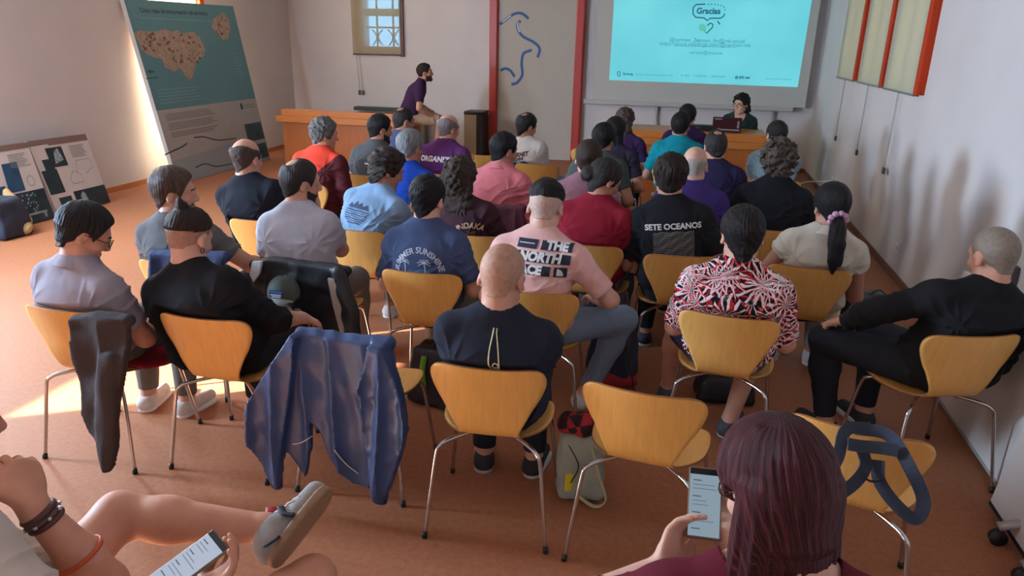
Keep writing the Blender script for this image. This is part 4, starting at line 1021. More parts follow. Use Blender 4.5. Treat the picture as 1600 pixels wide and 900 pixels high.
# ------------------------------------------------------------------ printed and patterned fabrics
def palm_mat():
    m, N, L, b = new_mat('palm_leaf_print'); b.inputs['Roughness'].default_value = .85; b.inputs['Specular IOR Level'].default_value = .15
    tc = N.new('ShaderNodeTexCoord'); sc = N.new('ShaderNodeVectorMath'); sc.operation = 'SCALE'; sc.inputs['Scale'].default_value = 6.5; L.new(tc.outputs['Object'], sc.inputs[0])
    ns = N.new('ShaderNodeTexNoise'); ns.inputs['Scale'].default_value = 2.2; L.new(sc.outputs[0], ns.inputs['Vector'])
    ad = N.new('ShaderNodeVectorMath'); ad.operation = 'MULTIPLY_ADD'; L.new(ns.outputs[1], ad.inputs[0]); ad.inputs[1].default_value = (.24, .24, .24); L.new(sc.outputs[0], ad.inputs[2])
    def layer(off, freq):
        o = N.new('ShaderNodeVectorMath'); o.operation = 'ADD'; o.inputs[1].default_value = off; L.new(ad.outputs[0], o.inputs[0])
        v = N.new('ShaderNodeTexVoronoi'); v.inputs['Scale'].default_value = 1.0; L.new(o.outputs[0], v.inputs['Vector'])
        s = N.new('ShaderNodeVectorMath'); s.operation = 'SUBTRACT'; L.new(o.outputs[0], s.inputs[0]); L.new(v.outputs['Position'], s.inputs[1])
        q = N.new('ShaderNodeSeparateXYZ'); L.new(s.outputs[0], q.inputs[0])
        a = N.new('ShaderNodeMath'); a.operation = 'ARCTAN2'; L.new(q.outputs[0], a.inputs[0]); L.new(q.outputs[2], a.inputs[1])
        w = N.new('ShaderNodeMath'); w.operation = 'MULTIPLY'; w.inputs[1].default_value = freq; L.new(a.outputs[0], w.inputs[0])
        si = N.new('ShaderNodeMath'); si.operation = 'SINE'; L.new(w.outputs[0], si.inputs[0])
        return si.outputs[0], v.outputs['Color'], v.outputs['Distance']
    def gt(a, t):
        g = N.new('ShaderNodeMath'); g.operation = 'GREATER_THAN'; L.new(a, g.inputs[0]); L.new(t, g.inputs[1]); return g.outputs[0]
    def mix(f, a, bb):
        x = N.new('ShaderNodeMix'); x.data_type = 'RGBA'
        L.new(f, x.inputs[0])
        for i, v in ((6, a), (7, bb)):
            if isinstance(v, tuple): x.inputs[i].default_value = v
            else: L.new(v, x.inputs[i])
        return x.outputs[2]
    cur = lin((24, 22, 28))
    for off, n_, t0, t1, ca, cb in (((3.3, 1.7, 5.1), 11, -.1, .9, (186, 38, 38), (120, 26, 30)), ((0, 0, 0), 14, .0, 1.1, (222, 200, 198), (206, 182, 182)), ((7.7, 2.9, 1.3), 12, .15, 1.2, (198, 44, 42), (226, 206, 204)), ((1.9, 8.3, 4.2), 16, .25, 1.25, (230, 214, 212), (214, 190, 190))):
        s_, c_, d_ = layer(off, n_)
        th = N.new('ShaderNodeMath'); th.operation = 'MULTIPLY_ADD'; L.new(d_, th.inputs[0]); th.inputs[1].default_value = t1; th.inputs[2].default_value = t0
        fine, _, _ = layer(off, n_*3+1)
        cur = mix(gt(s_, th.outputs[0]), cur, mix(gt(fine, d_), lin(ca), lin(cb)))
    L.new(cur, b.inputs['Base Color']); return m
def jersey_mat():
    m = mat('red_maroon_jersey', (206, 60, 40), .8, spec=.2); N, L = m.node_tree.nodes, m.node_tree.links
    tc = N.new('ShaderNodeTexCoord'); sp = N.new('ShaderNodeSeparateXYZ'); L.new(tc.outputs['Object'], sp.inputs[0])
    ma = N.new('ShaderNodeMath'); ma.operation = 'MULTIPLY_ADD'; L.new(sp.outputs[2], ma.inputs[0]); ma.inputs[1].default_value = -.9; L.new(sp.outputs[0], ma.inputs[2])
    g = N.new('ShaderNodeMath'); g.operation = 'GREATER_THAN'; L.new(ma.outputs[0], g.inputs[0]); g.inputs[1].default_value = -.70
    x = N.new('ShaderNodeMix'); x.data_type = 'RGBA'; x.inputs[6].default_value = lin((206, 60, 40)); x.inputs[7].default_value = lin((82, 30, 36)); L.new(g.outputs[0], x.inputs[0])
    L.new(x.outputs[2], N['Principled BSDF'].inputs['Base Color']); return m
WPR = mat('print_white', (214, 212, 208), .8); NVY = mat('print_navy', (30, 36, 54), .8)
SK1, SK2, SK3 = (198, 146, 122), (182, 130, 106), (208, 162, 140)
DKH, BRH, GRH, BLK = (34, 28, 26), (58, 42, 34), (96, 94, 94), (20, 18, 19)
JEAN, GREY, KHAKI, DARK = dict(c=(118, 134, 152)), dict(c=(108, 104, 98)), dict(c=(120, 110, 96)), dict(c=(40, 42, 48))
WSH, DSH = ((206, 200, 190), (226, 224, 216)), ((44, 44, 48), (190, 188, 184))
P = person
# rear row
b = P('man in a grey polo shirt and glasses looking down, brown cardigan behind him', (124, 371), SK1, 0, cpos('A'), dict(c=(150, 142, 150), collar='shirt', name='polo_shirt', sleeve=.72), dict(c=(34, 31, 31), top=.020, sides=.012, nape=-.066), GREY, WSH, key='p15', yaw=-42, pitch=30, L='lap', R='lap', h=.006, slouch=.06, girth=1.05, twist=-8)
glasses(b, mat('glasses_dark', (30, 24, 24), .3))
b = P('broad person with a topknot, undercut and earrings in a black t-shirt', (285, 381), SK3, 0, cpos('B'), dict(c=(30, 31, 34), loose=.022, sleeve=1.25), dict(kind='undercut', c=(50, 36, 30), top=.014, sides=.010, buns=[((0, -.075, .125), (.026, .026, .022)), ((0, -.092, .142), (.016, .016, .016))]), DARK, WSH, key='p14', yaw=-3, pitch=22, L='lap', R=dict(W=(.20, .27, .62), d=(.1, .8, -.45), n=(0, -.3, -1), pole=(.6, -.5, -.7), curl=.6), h=.006, girth=1.14, shw=1.07, slouch=.06)
stubble(b, (158, 120, 102), ((-.1, -.04, .0, .05), (-.035, -.03, .0, .05)))
mb = MB(); A_ = np.linspace(math.pi*.93, math.pi*2.07, 24)
mb.tube([(.0805*math.cos(a), -.010+.101*math.sin(a), .014+.03*(1+math.sin(a))) for a in A_], .0028, 6); to_frame(mb.build('hair_band', mat('band_beige', (170, 130, 110), .6), b.o, smooth=True), b.H, b.Rh, b.kh)
for sx in (-1, 1):
    to_frame(MB().tube([(sx*.084, -.014+.011*math.cos(a), -.046+.011*math.sin(a)) for a in np.linspace(0, 2*math.pi, 15)], .0018, 6, cap=False).build('earring', mat('earring_dark', (60, 56, 56), .3, .8), b.o, smooth=True), b.H, b.Rh, b.kh)
b = P('bald man in a navy t-shirt with glasses hung on his collar', (784, 440), SK1, 4, cpos('D'), dict(c=(38, 42, 54), loose=.014, sleeve=.8, drop=.010, neck=.006), None, DARK, DSH, key='p17', yaw=-10, pitch=18, h=.0055, L='cross', R='cross', girth=1.12, shw=1.04, slouch=.05)
stubble(b, (176, 134, 110), ((-.1, -.04, .0, .05), (-.055, -.035, .01, .06))); mb = MB(); bv_ = BVHTree.FromObject(b.shirt_o, bpy.context.evaluated_depsgraph_get())
def onb(x, dz, lift=.005):
    o_ = b.N+b.Xc*x+b.nd*dz-b.Yc*.5; h_ = bv_.ray_cast(Vector(o_), Vector(b.Yc)); return np.array(h_[0])-b.Yc*lift if h_[0] is not None else o_+b.Yc*.42
for sx in (-1, 1):
    mb.tube([onb(sx*.006+.004, .0, .004)]+[onb(sx*(.007+.012*math.sin(t*2.4))+.004+.012*t, -.02-.13*t, .006) for t in np.linspace(0, 1, 9)], .0028, 6)
for cz in (-.125, -.155): mb.tube([onb(.018+.011*math.cos(a), cz+.017*math.sin(a), .006) for a in np.linspace(0, 2*math.pi, 13)], .0024, 6, cap=False)
tag(put('reading_glasses', *(lambda bm: ([tuple(to_world(b, v.co)) for v in bm.verts], [tuple(v.index for v in f.verts) for f in bm.faces]))((mb.bm.verts.index_update(), mb.bm)[1]), mat('glasses_cream', (206, 196, 150), .35)), 'cream-rimmed reading glasses hooked on the back of the navy t-shirt collar', 'glasses')
b = P('man with close grey hair in a black sweatshirt, turned sideways by the wall', (1560, 410), SK1, 16, (1.23, 3.47), dict(c=(30, 30, 33), sleeve=1.95, name='sweatshirt', loose=.016), None, DARK, DSH, key='p32', crot=2, yaw=4, pitch=14, h=.006, girth=1.14, shw=1.12, twist=-6, L=dict(W=(-.30, .26, .66), d=(-.3, .8, -.3), n=(0, -.2, -1), pole=(-1, -.5, .1)), R='lap', legs=dict(L=[(-.36, .34, .53), (-.30, .30, .09), (-.4, 1, 0)], R=[(-.03, .44, .52), (-.04, .40, .09), (-.2, 1, 0)]))
stubble(b, (124, 110, 96), ((-.1, -.04, -.02, .02, .05), (-.055, -.03, .012, -.01, .05)))
# the row with the printed shirts
b = P('man with fringe-faded dark hair in a pink t-shirt with dark printed bars', (853, 325), SK3, -8, cpos('K'), dict(c=(222, 174, 166), loose=.020, sleeve=.8, wr=.6), dict(kind='fade', c=(34, 30, 30), top=.019, noise=.003, taper=.05), JEAN, WSH, key='p16', yaw=4, pitch=22, h=.006, L='lap', R=dict(W=(.25, .22, .64), d=(-.5, .8, -.2), n=(-.2, -.2, -1), pole=(1, -.3, -.6)), legs=dict(L=[(-.10, .42, .52), (-.11, .38, .09), (-.15, 1, 0)], R=[(.40, .27, .53), (.23, .19, .09), (.5, 1, 0)]), shw=1.06, slouch=.06)
stubble(b, (188, 158, 142)); f = Flat(); f.rect(-.135, -.03, .055, .10).rect(-.01, .145, .055, .10).rect(-.135, .145, -.005, .042).rect(-.135, .065, -.065, -.018).rect(.08, .135, -.065, -.018); print_on(b, b.shirt_o, 'print_bars', f, NVY, .78, .045, lift=.004)
f = Flat(); f.text('THE', .058, (.070, .078), .0034).text('NORTH', .058, (.0, .019), .0034).text('FACE', .058, (-.045, -.041), .0034); f.rect(-.125, -.045, .077, .081)
f.poly([(.094, -.058)]+[(.094+.028*math.sin(a), -.058+.034*math.cos(a)) for a in np.linspace(0, math.pi/2, 7)]); print_on(b, b.shirt_o, 'print_lettering', f, WPR, .78, .045, lift=.0080)
b = P('young man with short black hair in a navy SUMMER SUNSHINE t-shirt', (668, 314), SK3, 0, cpos('L'), dict(c=(66, 80, 112), loose=.014, sleeve=.8), dict(c=(24, 22, 24), top=.018, sides=.010, noise=.004), KHAKI, WSH, key='p11', yaw=-6, pitch=10, scale=.97)
f = Flat(); f.text('SUMMER SUNSHINE', .042, (0, .03), .0008, arc=.125)
def palm(f, x, y, s):
    f.stroke([(x, y-.045*s), (x+.004, y-.02*s), (x, y)], .005)
    for a in np.linspace(-.5, 3.6, 7): f.stroke([(x, y), (x+.014*s*math.cos(a), y+.012*s*math.sin(a)+.004), (x+.026*s*math.cos(a), y+.016*s*math.sin(a)-.004)], .004)
palm(f, -.075, -.03, 1.2); palm(f, .035, -.035, 1.5)
print_on(b, b.shirt_o, 'print_lettering', f, mat('print_pale_blue', (178, 190, 206), .8), .74, 0)
f = Flat()
for k in range(4): f.stroke([(x, -.075-.008*k+.003*math.sin(x*90+k)) for x in np.linspace(-.06, .06, 13)], .0035)
print_on(b, b.shirt_o, 'print_waves', f, mat('print_sea_blue', (96, 140, 176), .8), .74, 0)
b = P('balding bearded man in a pale grey t-shirt resting chin on hand', (470, 286), SK1, 0, cpos('M'), dict(c=(176, 176, 186), loose=.016), dict(c=(52, 44, 42), top=.010, sides=.012, thin=1, recede=.012), GREY, WSH, key='p12', yaw=-42, pitch=6, beard=(56, 44, 38), R='chin', L='lap', girth=1.08, slouch=.05)
b = P('bearded man in profile, brown hair, grey t-shirt with a pale shoulder strap', (272, 303), SK1, 0, (-2.60, 3.40), dict(c=(96, 94, 94), loose=.010), dict(c=(76, 58, 48), c2=(130, 104, 88), top=.020, sides=.012), DARK, WSH, key='p13', yaw=-58, pitch=4, beard=(44, 32, 28), L='lap', R=dict(W=(.22, .24, .68), d=(.0, .9, -.2), n=(-.3, -.2, -1), pole=(1, -.5, -.4)))
CA['V'] = chair(-2.60, 3.40, 0, 'plywood chair with a denim jacket on its back, in front of the topknot')
b = P('man in a red, black and white palm-leaf shirt', (1159, 371), SK1, -6, cpos('H'), dict(mat=palm_mat(), collar='shirt', name='palm_leaf_shirt', loose=.022, sleeve=.9), dict(c=(34, 28, 26), top=.020, sides=.014, nape=-.085, noise=.003), dict(c=(52, 60, 86), low=0), ((70, 72, 76), (200, 200, 198)), key='p30', yaw=12, pitch=14, h=.006, L='lap', R='lap', girth=1.08, shw=1.05, slouch=.06, legs=dict(L=[(-.27, .28, .52), (-.30, .40, .09), (-.1, 1, 0)], R=[(.16, .34, .52), (.06, .13, .09), (.3, 1, 0)]))
b = P('woman with a black ponytail in a pink scrunchie and a cream sleeveless shirt', (1299, 327), SK2, -5, cpos('I'), dict(c=(196, 186, 168), collar='shirt', sleeve=.34, sl_loose=.022, name='cream_shirt', loose=.022), dict(c=BLK, top=.016, sides=.014, nape=-.07, noise=.0015, ears=1, tail=([(0, -.085, -.035), (0, -.125, -.10), (.0, -.130, -.18), (0, -.125, -.27), (-.005, -.120, -.33)], [.030, .040, .042, .036, .010])), dict(c=(150, 146, 140)), WSH, key='p31', yaw=14, pitch=10, fem=True, L='thigh', R='lap')
mb = MB()
for k in range(9):
    a = 2*math.pi*k/9; mb.bm.verts.index_update(); r = bmesh.ops.create_icosphere(mb.bm, subdivisions=2, radius=.0165, matrix=Matrix.Translation((.040*math.cos(a), -.112-.016*math.sin(a), -.058+.034*math.sin(a))))
to_frame(mb.build('scrunchie', mat('scrunchie_pink', (196, 150, 176), .6, bump=.6, bscale=120), b.o, smooth=True), b.H, b.Rh, b.kh)
b = P('man with thick brown hair in a black SETE OCEANOS t-shirt', (1047, 278), SK2, 5, cpos('J'), dict(c=(32, 33, 37), loose=.016, sleeve=.85), dict(c=(46, 36, 30), top=.026, sides=.018, nape=-.082, noise=.0065), DARK, DSH, key='p27', yaw=-4, pitch=10, girth=1.06, shw=1.05)
f = Flat(); f.text('SETE OCEANOS', .046, (0, .045), .0016); print_on(b, b.shirt_o, 'print_lettering', f, WPR, .66, .01)
f = Flat()
for k in range(20):
    y = .012-.0088*k; f.stroke([(x, y+.0022*math.sin(x*70+k*1.1)+.0014*math.sin(x*160+k)) for x in np.linspace(-.118, .118, 30)], .0022)
f.poly([(.01, -.16), (.035, -.158), (.022, -.135)]); print_on(b, b.shirt_o, 'print_wave_lines', f, mat('print_grey', (120, 124, 130), .8), .66, .01)
b = P('man with dark hair tied in a bun, in a dark red t-shirt', (944, 283), SK2, -10, (-.50, 4.42), dict(c=(132, 28, 44), loose=.018, sleeve=.85), dict(c=(40, 36, 35), c2=(96, 90, 86), top=.014, sides=.012, noise=.0022, ears=1, buns=[((-.02, -.115, .0), (.042, .040, .046))]), JEAN, DSH, key='p19', yaw=-38, pitch=24, girth=1.15, shw=1.08, slouch=.07)
CA['W'] = chair(-.50, 4.42, -4, 'plywood chair under the man in a dark red t-shirt')
b = P('person with hair pinned up in a dusty mauve top', (920, 250), SK3, -4, None, dict(c=(150, 110, 122), loose=.014, sleeve=.85), dict(c=(60, 46, 40), top=.016, sides=.012, ears=1, buns=[((0, -.100, .02), (.030, .022, .030))]), GREY, DSH, key='p18', yaw=-2, pitch=8, fem=True)
CA['Y'] = chair(b.pos[0], b.pos[1], -4, 'plywood chair under the person in a dusty mauve top')
b = P('woman with long curly brown hair in a brown MUNDAKA t-shirt', (717, 283), SK3, 0, cpos('P'), dict(c=(66, 42, 48), loose=.016, sleeve=.9), dict(kind='longcurly', c=(50, 38, 34), c2=(112, 92, 80), len=.215, w=.104, curl=1, noise=.006, top=.024, sides=.02, nape=-.1), DARK, DSH, key='p10', yaw=-12, pitch=8, fem=True)
f = Flat(); f.text('MUNDAKA', .046, (.02, -.05), .0015, arc=.14)
for k in range(4): f.stroke([(x+.02, -.10-.009*k+.006*math.sin(x*40+k)) for x in np.linspace(-.055+.008*k, .055-.004*k, 15)], .003)
print_on(b, b.shirt_o, 'print_lettering', f, mat('print_sand', (190, 160, 132), .8), .88, .045, lift=.005)
mb = MB()
for sx in (-1, 1): mb.tube([(sx*.034+.026*math.cos(a), .045+.012*math.sin(a), .128+.018*math.sin(a)) for a in np.linspace(0, 2*math.pi, 15)], .003, 6, cap=False)
mb.tube([(-.01, .052, .133), (.01, .052, .133)], .003, 6); to_frame(mb.build('sunglasses', BLACKP, b.o, smooth=True), b.H, b.Rh, b.kh)
b = P('man with wavy brown hair in a light blue t-shirt with a mountain print', (605, 268), SK2, -14, cpos('N'), dict(c=(128, 156, 184), loose=.018, sleeve=.85), dict(c=(44, 34, 30), c2=(84, 66, 56), top=.026, sides=.020, nape=-.10, curl=1, noise=.005, ears=1), KHAKI, WSH, key='p7', yaw=-34, pitch=20, slouch=.08, L='cross', R='cross')
NAV2 = mat('print_dark_blue', (56, 70, 96), .8)
f = Flat()
for k in range(7):
    y = -.025-.0135*k; w = .092*math.sqrt(max(0, 1-((y+.035)/.085)**2)); f.stroke([(x, y+.002*math.sin(x*80+k)) for x in np.linspace(-w, w, 16)], .0085 if k % 2 == 0 else .005)
f.poly([(-.086, -.012), (-.07, .02), (-.05, .005), (-.03, .035), (-.012, .01), (.01, .03), (.03, .004), (.055, .024), (.086, -.012)]); print_on(b, b.shirt_o, 'print_mountains', f, NAV2, .74, -.02)
b = P('balding man in a plain black t-shirt sitting alone by the big board', (385, 248), SK1, 2, cpos('O'), dict(c=(30, 32, 40), loose=.018, sleeve=.85), dict(kind='bald', c=(70, 58, 52), sides=.006, crown=.062, nape=-.07), DARK, DSH, key='p1', yaw=-10, pitch=8, girth=1.12, shw=1.08, L='cross', R='cross')
b = P('person with a mop of grey-brown curls in a black top', (1217, 252), SK3, -2, cpos('S'), dict(c=(30, 31, 36), loose=.022, sleeve=1.5, name='black_top'), dict(c=(70, 60, 52), c2=(140, 126, 112), curl=1, noise=.011, top=.034, sides=.032, nape=-.10, ears=1, taper=.03), DARK, DSH, key='p29', yaw=0, pitch=6, girth=1.12, shw=1.06)
b = P('bald older man in a violet t-shirt behind the black SETE OCEANOS shirt', (1085, 260), SK3, 0, None, dict(c=(66, 50, 110), loose=.016), dict(kind='bald', c=(190, 176, 164), c2=(206, 196, 186), sides=.0025, noise=.0004, crown=.03), DARK, DSH, key='p26', yaw=-6, pitch=10, girth=1.1)
CA['Z'] = chair(b.pos[0], b.pos[1], 0, 'plywood chair under the bald older man in violet')
b = P('man with thinning dark hair in an indigo t-shirt', (1117, 230), SK2, -2, (.30, 6.02), dict(c=(42, 36, 66), loose=.014), dict(c=(40, 36, 36), c2=(104, 98, 96), top=.010, sides=.012, thin=1), DARK, DSH, key='p25', yaw=14, pitch=8)
CA['T'] = chair(.30, 6.02, 0, 'plywood chair under the man in an indigo t-shirt')
b = P('man with black hair in a teal t-shirt facing the speaker desk', (1063, 198), SK2, -1, None, dict(c=(20, 134, 148), loose=.018, sleeve=.8), dict(c=(24, 20, 20), top=.018, sides=.012), GREY, DSH, key='p23', yaw=-6, pitch=6, girth=1.1, shw=1.08)
CA['AA'] = chair(b.pos[0], b.pos[1], -1, 'plywood chair under the man in a teal t-shirt')
b = P('dark-haired person in a purple t-shirt half hidden by the teal shirt', (1074, 183), SK2, -1, None, dict(c=(64, 40, 84)), dict(c=(26, 22, 24), top=.02, sides=.016), DARK, DSH, key='p24', yaw=-10, pitch=4)
CA['AB'] = chair(b.pos[0], b.pos[1], -1, 'plywood chair in the front row under the half-hidden person in purple')
b = P('man with dark cropped hair in a pale blue t-shirt by the right wall', (1213, 212), SK3, 2, None, dict(c=(136, 164, 178), loose=.014), dict(c=(36, 32, 32), top=.012, sides=.010), GREY, WSH, key='p28', yaw=14, pitch=6, L='cross', R='cross')
CA['AC'] = chair(b.pos[0], b.pos[1], 2, 'plywood chair under the man in pale blue by the right wall')
b = P('woman with long wavy brown hair in a purple t-shirt near the speaker desk', (976, 191), SK2, -3, None, dict(c=(66, 44, 84), loose=.012), dict(kind='longcurly', c=(70, 56, 48), c2=(126, 106, 90), len=.24, w=.086, curl=1, noise=.005, top=.022, sides=.018, nape=-.1), DARK, DSH, key='p22', yaw=-6, pitch=6, fem=True)
CA['AD'] = chair(b.pos[0], b.pos[1], -3, 'plywood chair under the woman with long wavy hair in purple')
f = Flat(); f.rect(-.05, .05, .0, .02).rect(-.03, .03, -.012, -.004); print_on(b, b.shirt_o, 'print_lettering', f, WPR, .5, .02)
b = P('dark-haired woman half hidden behind the dark green shirt', (961, 207), SK2, -4, None, dict(c=(52, 44, 60)), dict(kind='long', c=(26, 22, 22), len=.20, w=.082, top=.018, sides=.014), DARK, DSH, key='p21', yaw=-4, pitch=4, fem=True)
CA['AE'] = chair(b.pos[0], b.pos[1]+.0, -4, 'plywood chair under the dark-haired half-hidden woman')
b = P('man with black hair in a dark grey-green t-shirt', (943, 219), SK2, -8, None, dict(c=(74, 80, 78), loose=.014), dict(c=BLK, top=.02, sides=.016, nape=-.08, ears=1), DARK, DSH, key='p20', yaw=-10, pitch=10)
CA['AF'] = chair(b.pos[0], b.pos[1], -8, 'plywood chair under the man in a dark grey-green t-shirt')
b = P('man with a bald spot in a white t-shirt with a colourful INTERNET print', (821, 200), SK2, -12, cpos('Q'), dict(c=(206, 202, 196), loose=.020, sleeve=.95), dict(c=(30, 26, 26), top=.016, sides=.012, thin=1), JEAN, WSH, key='p9', yaw=-30, pitch=12, R='chin', slouch=.06)
f = Flat(); f.text('INTERNET', .052, (0, .06), .003).text('ARCHIVE', .034, (0, .022), .002); print_on(b, b.shirt_o, 'print_lettering', f, mat('print_darkred', (70, 30, 44), .8), .66, -.03)
f = Flat(); f.poly([(-.11, -.07), (-.11, -.02), (-.07, .0), (-.03, -.01), (-.02, -.07)]).poly([(.01, -.03), (.03, -.005), (.08, -.005), (.10, -.03), (.10, -.06), (.02, -.06)]); print_on(b, b.shirt_o, 'print_picture', f, mat('print_blue', (64, 110, 176), .8), .66, -.03)
f = Flat(); f.rect(-.02, .005, -.09, -.03); print_on(b, b.shirt_o, 'print_picture', f, mat('print_salmon', (200, 120, 100), .8), .66, -.03)
b = P('man with black hair in a salmon pink shirt', (787, 236), SK2, -8, None, dict(c=(206, 116, 120), collar='shirt', name='pink_shirt', loose=.020, sleeve=1.55), dict(c=BLK, top=.016, sides=.012, nape=-.08), DARK, DSH, key='p8', yaw=-30, pitch=10, girth=1.14, shw=1.08)
CA['AG'] = chair(b.pos[0], b.pos[1], -8, 'plywood chair under the man in a salmon pink shirt')
b = P('grey-haired balding man in a purple ORGANIZA t-shirt', (701, 202), SK1, -8, None, dict(c=(92, 46, 98), loose=.016, sleeve=.85), dict(kind='bald', c=(122, 112, 108), c2=(160, 152, 148), sides=.008, crown=.075, nape=-.07), DARK, DSH, key='p6', yaw=-26, pitch=8, girth=1.1, shw=1.06)
CA['AH'] = chair(b.pos[0], b.pos[1], -8, 'plywood chair under the grey-haired man in a purple ORGANIZA t-shirt')
f = Flat(); f.text('ORGANIZACION', .068, (.07, 0), .003); print_on(b, b.shirt_o, 'print_lettering', f, WPR, .72, 0)
b = P('man with silver hair in a bright blue t-shirt', (641, 232), SK2, -4, None, dict(c=(30, 66, 160), loose=.012), dict(c=(120, 122, 124), c2=(190, 194, 198), top=.018, sides=.012, noise=.004), JEAN, WSH, key='p5', yaw=-14, pitch=10)
CA['AI'] = chair(b.pos[0], b.pos[1], -4, 'plywood chair under the silver-haired man in bright blue')
b = P('balding man in a slate blue t-shirt near the seated helper', (631, 190), SK2, -10, None, dict(c=(66, 72, 98)), dict(kind='short', c=(40, 34, 32), top=.008, sides=.011, thin=1, recede=.03), DARK, DSH, key='p4', yaw=-36, pitch=8)
CA['AJ'] = chair(b.pos[0], b.pos[1], -10, 'plywood chair under the balding man in slate blue')
b = P('man with short black hair in a charcoal t-shirt', (594, 203), SK2, -10, None, dict(c=(72, 74, 76)), dict(c=BLK, top=.014, sides=.010), DARK, DSH, key='p3', yaw=-34, pitch=8, beard=(40, 32, 28))
CA['AK'] = chair(b.pos[0], b.pos[1], -10, 'plywood chair under the man in a charcoal t-shirt')
f = Flat(); f.rect(-.02, .12, -.004, .010); print_on(b, b.shirt_o, 'print_line', f, WPR, .66, 0)
b = P('grey-haired man in a red and maroon jersey', (507, 211), SK1, -10, None, dict(mat=jersey_mat(), name='jersey', loose=.020, sleeve=1.6), dict(c=(84, 82, 80), c2=(160, 158, 156), top=.024, sides=.018, curl=1, noise=.005, nape=-.085, ears=1), DARK, DSH, key='p2', yaw=-36, pitch=8, girth=1.16, shw=1.1)
CA['AL'] = chair(b.pos[0], b.pos[1], -10, 'plywood chair under the man in a red and maroon jersey')
# helper perched on the desk end, and the speaker
b = P('man in a purple t-shirt and beige shorts perched on the end of the desk', (666, 109), SK2, -64, (-4.02, 10.42), dict(c=(58, 34, 64), loose=.014, sleeve=.7), dict(c=(40, 30, 27), top=.016, sides=.008, ears=0), dict(c=(176, 146, 120), low=0, short=.95), WSH, key='front', yaw=-8, pitch=-6, seat=.725, lean=25, beard=(56, 38, 32), L=dict(W=(-.16, .36, .86), d=(.1, .6, -.8), n=(0, -.6, -.8)), R=dict(W=(.16, .30, .84), d=(-.1, .6, -.8), n=(0, -.6, -.8)), legs=dict(L=[(-.12, .44, .78), (-.10, .40, .34), (-.1, 1, 0)], R=[(.12, .44, .78), (.13, .36, .34), (.1, 1, 0)]))
f = Flat(); f.ring((0, 0), .0, .03, 6); print_on(b, b.shirt_o, 'print_badge', f, WPR, .72, -.07, front=True)
b = P('woman with dark curly hair and glasses speaking behind the front desk', (1158, 163), SK3, 172, (.70, 10.78), dict(c=(38, 58, 54), sleeve=1.9, name='green_cardigan', neck=.022, vneck=.05, collar='none'), dict(kind='longcurly', c=(28, 23, 23), len=.115, w=.100, curl=1, noise=.007, top=.026, sides=.024, face=.040, nape=-.1, taper=.03), DARK, DSH, key='speaker', yaw=-28, pitch=6, fem=True, L=dict(W=(-.12, .32, .80), d=(.3, .9, 0), n=(0, 0, -1)), R=dict(W=(.12, .32, .80), d=(-.3, .9, 0), n=(0, 0, -1)))
glasses(b, mat('glasses_brown', (60, 40, 36), .3))
for bb in (PEOPLE['front'], PEOPLE['speaker']):
    for sx in (-1, 1):
        e = MB(); bmesh.ops.create_uvsphere(e.bm, u_segments=12, v_segments=8, radius=.0125, matrix=Matrix.Translation((sx*.031, .0795, .005))); eo = to_frame(e.build('eye', mat('eye_white', (225, 220, 214), .25), bb.o, smooth=True), bb.H, bb.Rh, bb.k)
        e = MB(); bmesh.ops.create_uvsphere(e.bm, u_segments=10, v_segments=6, radius=.0062, matrix=Matrix.Translation((sx*.031, .0865, .005))); to_frame(e.build('iris', mat('eye_dark', (44, 30, 24), .2), bb.o, smooth=True), bb.H, bb.Rh, bb.k)
CA['AM'] = chair(.70, 10.80, 172, 'plywood chair behind the speaker desk')
# ------------------------------------------------------------------ two people beside the viewer
pos = (.26, 1.24, 6.0)
wl, wr = to_local(pos, at(1036, 884, .90)), to_local(pos, at(1150, 850, .93))
b = P('woman with shoulder-length burgundy hair and a maroon t-shirt looking at her phone', (1213, 770), SK3, 6, pos, dict(c=(96, 30, 42), loose=.014, sleeve=.7, neck=.045, collar='none'), dict(kind='long', c=(66, 30, 34), c2=(134, 68, 72), len=.245, w=.100, top=.024, sides=.020, nape=-.1, face=.05, noise=.0022), dict(c=(66, 92, 140)), WSH, key='p33', fem=True, h=.0045, yaw=24, pitch=26, L=dict(W=wl, d=(.28, .62, .55), n=(.75, -.35, .2), pole=(-1, -.3, -.5), curl=.75), R=dict(W=wr, d=(-.4, .8, .3), n=(-.3, -.2, .9), curl=.7), shw=1.02)
glasses(b, mat('glasses_brown', (60, 40, 36), .3))
CA['AN'] = chair(.26, 1.24, 6, 'plywood chair under the woman with burgundy hair')
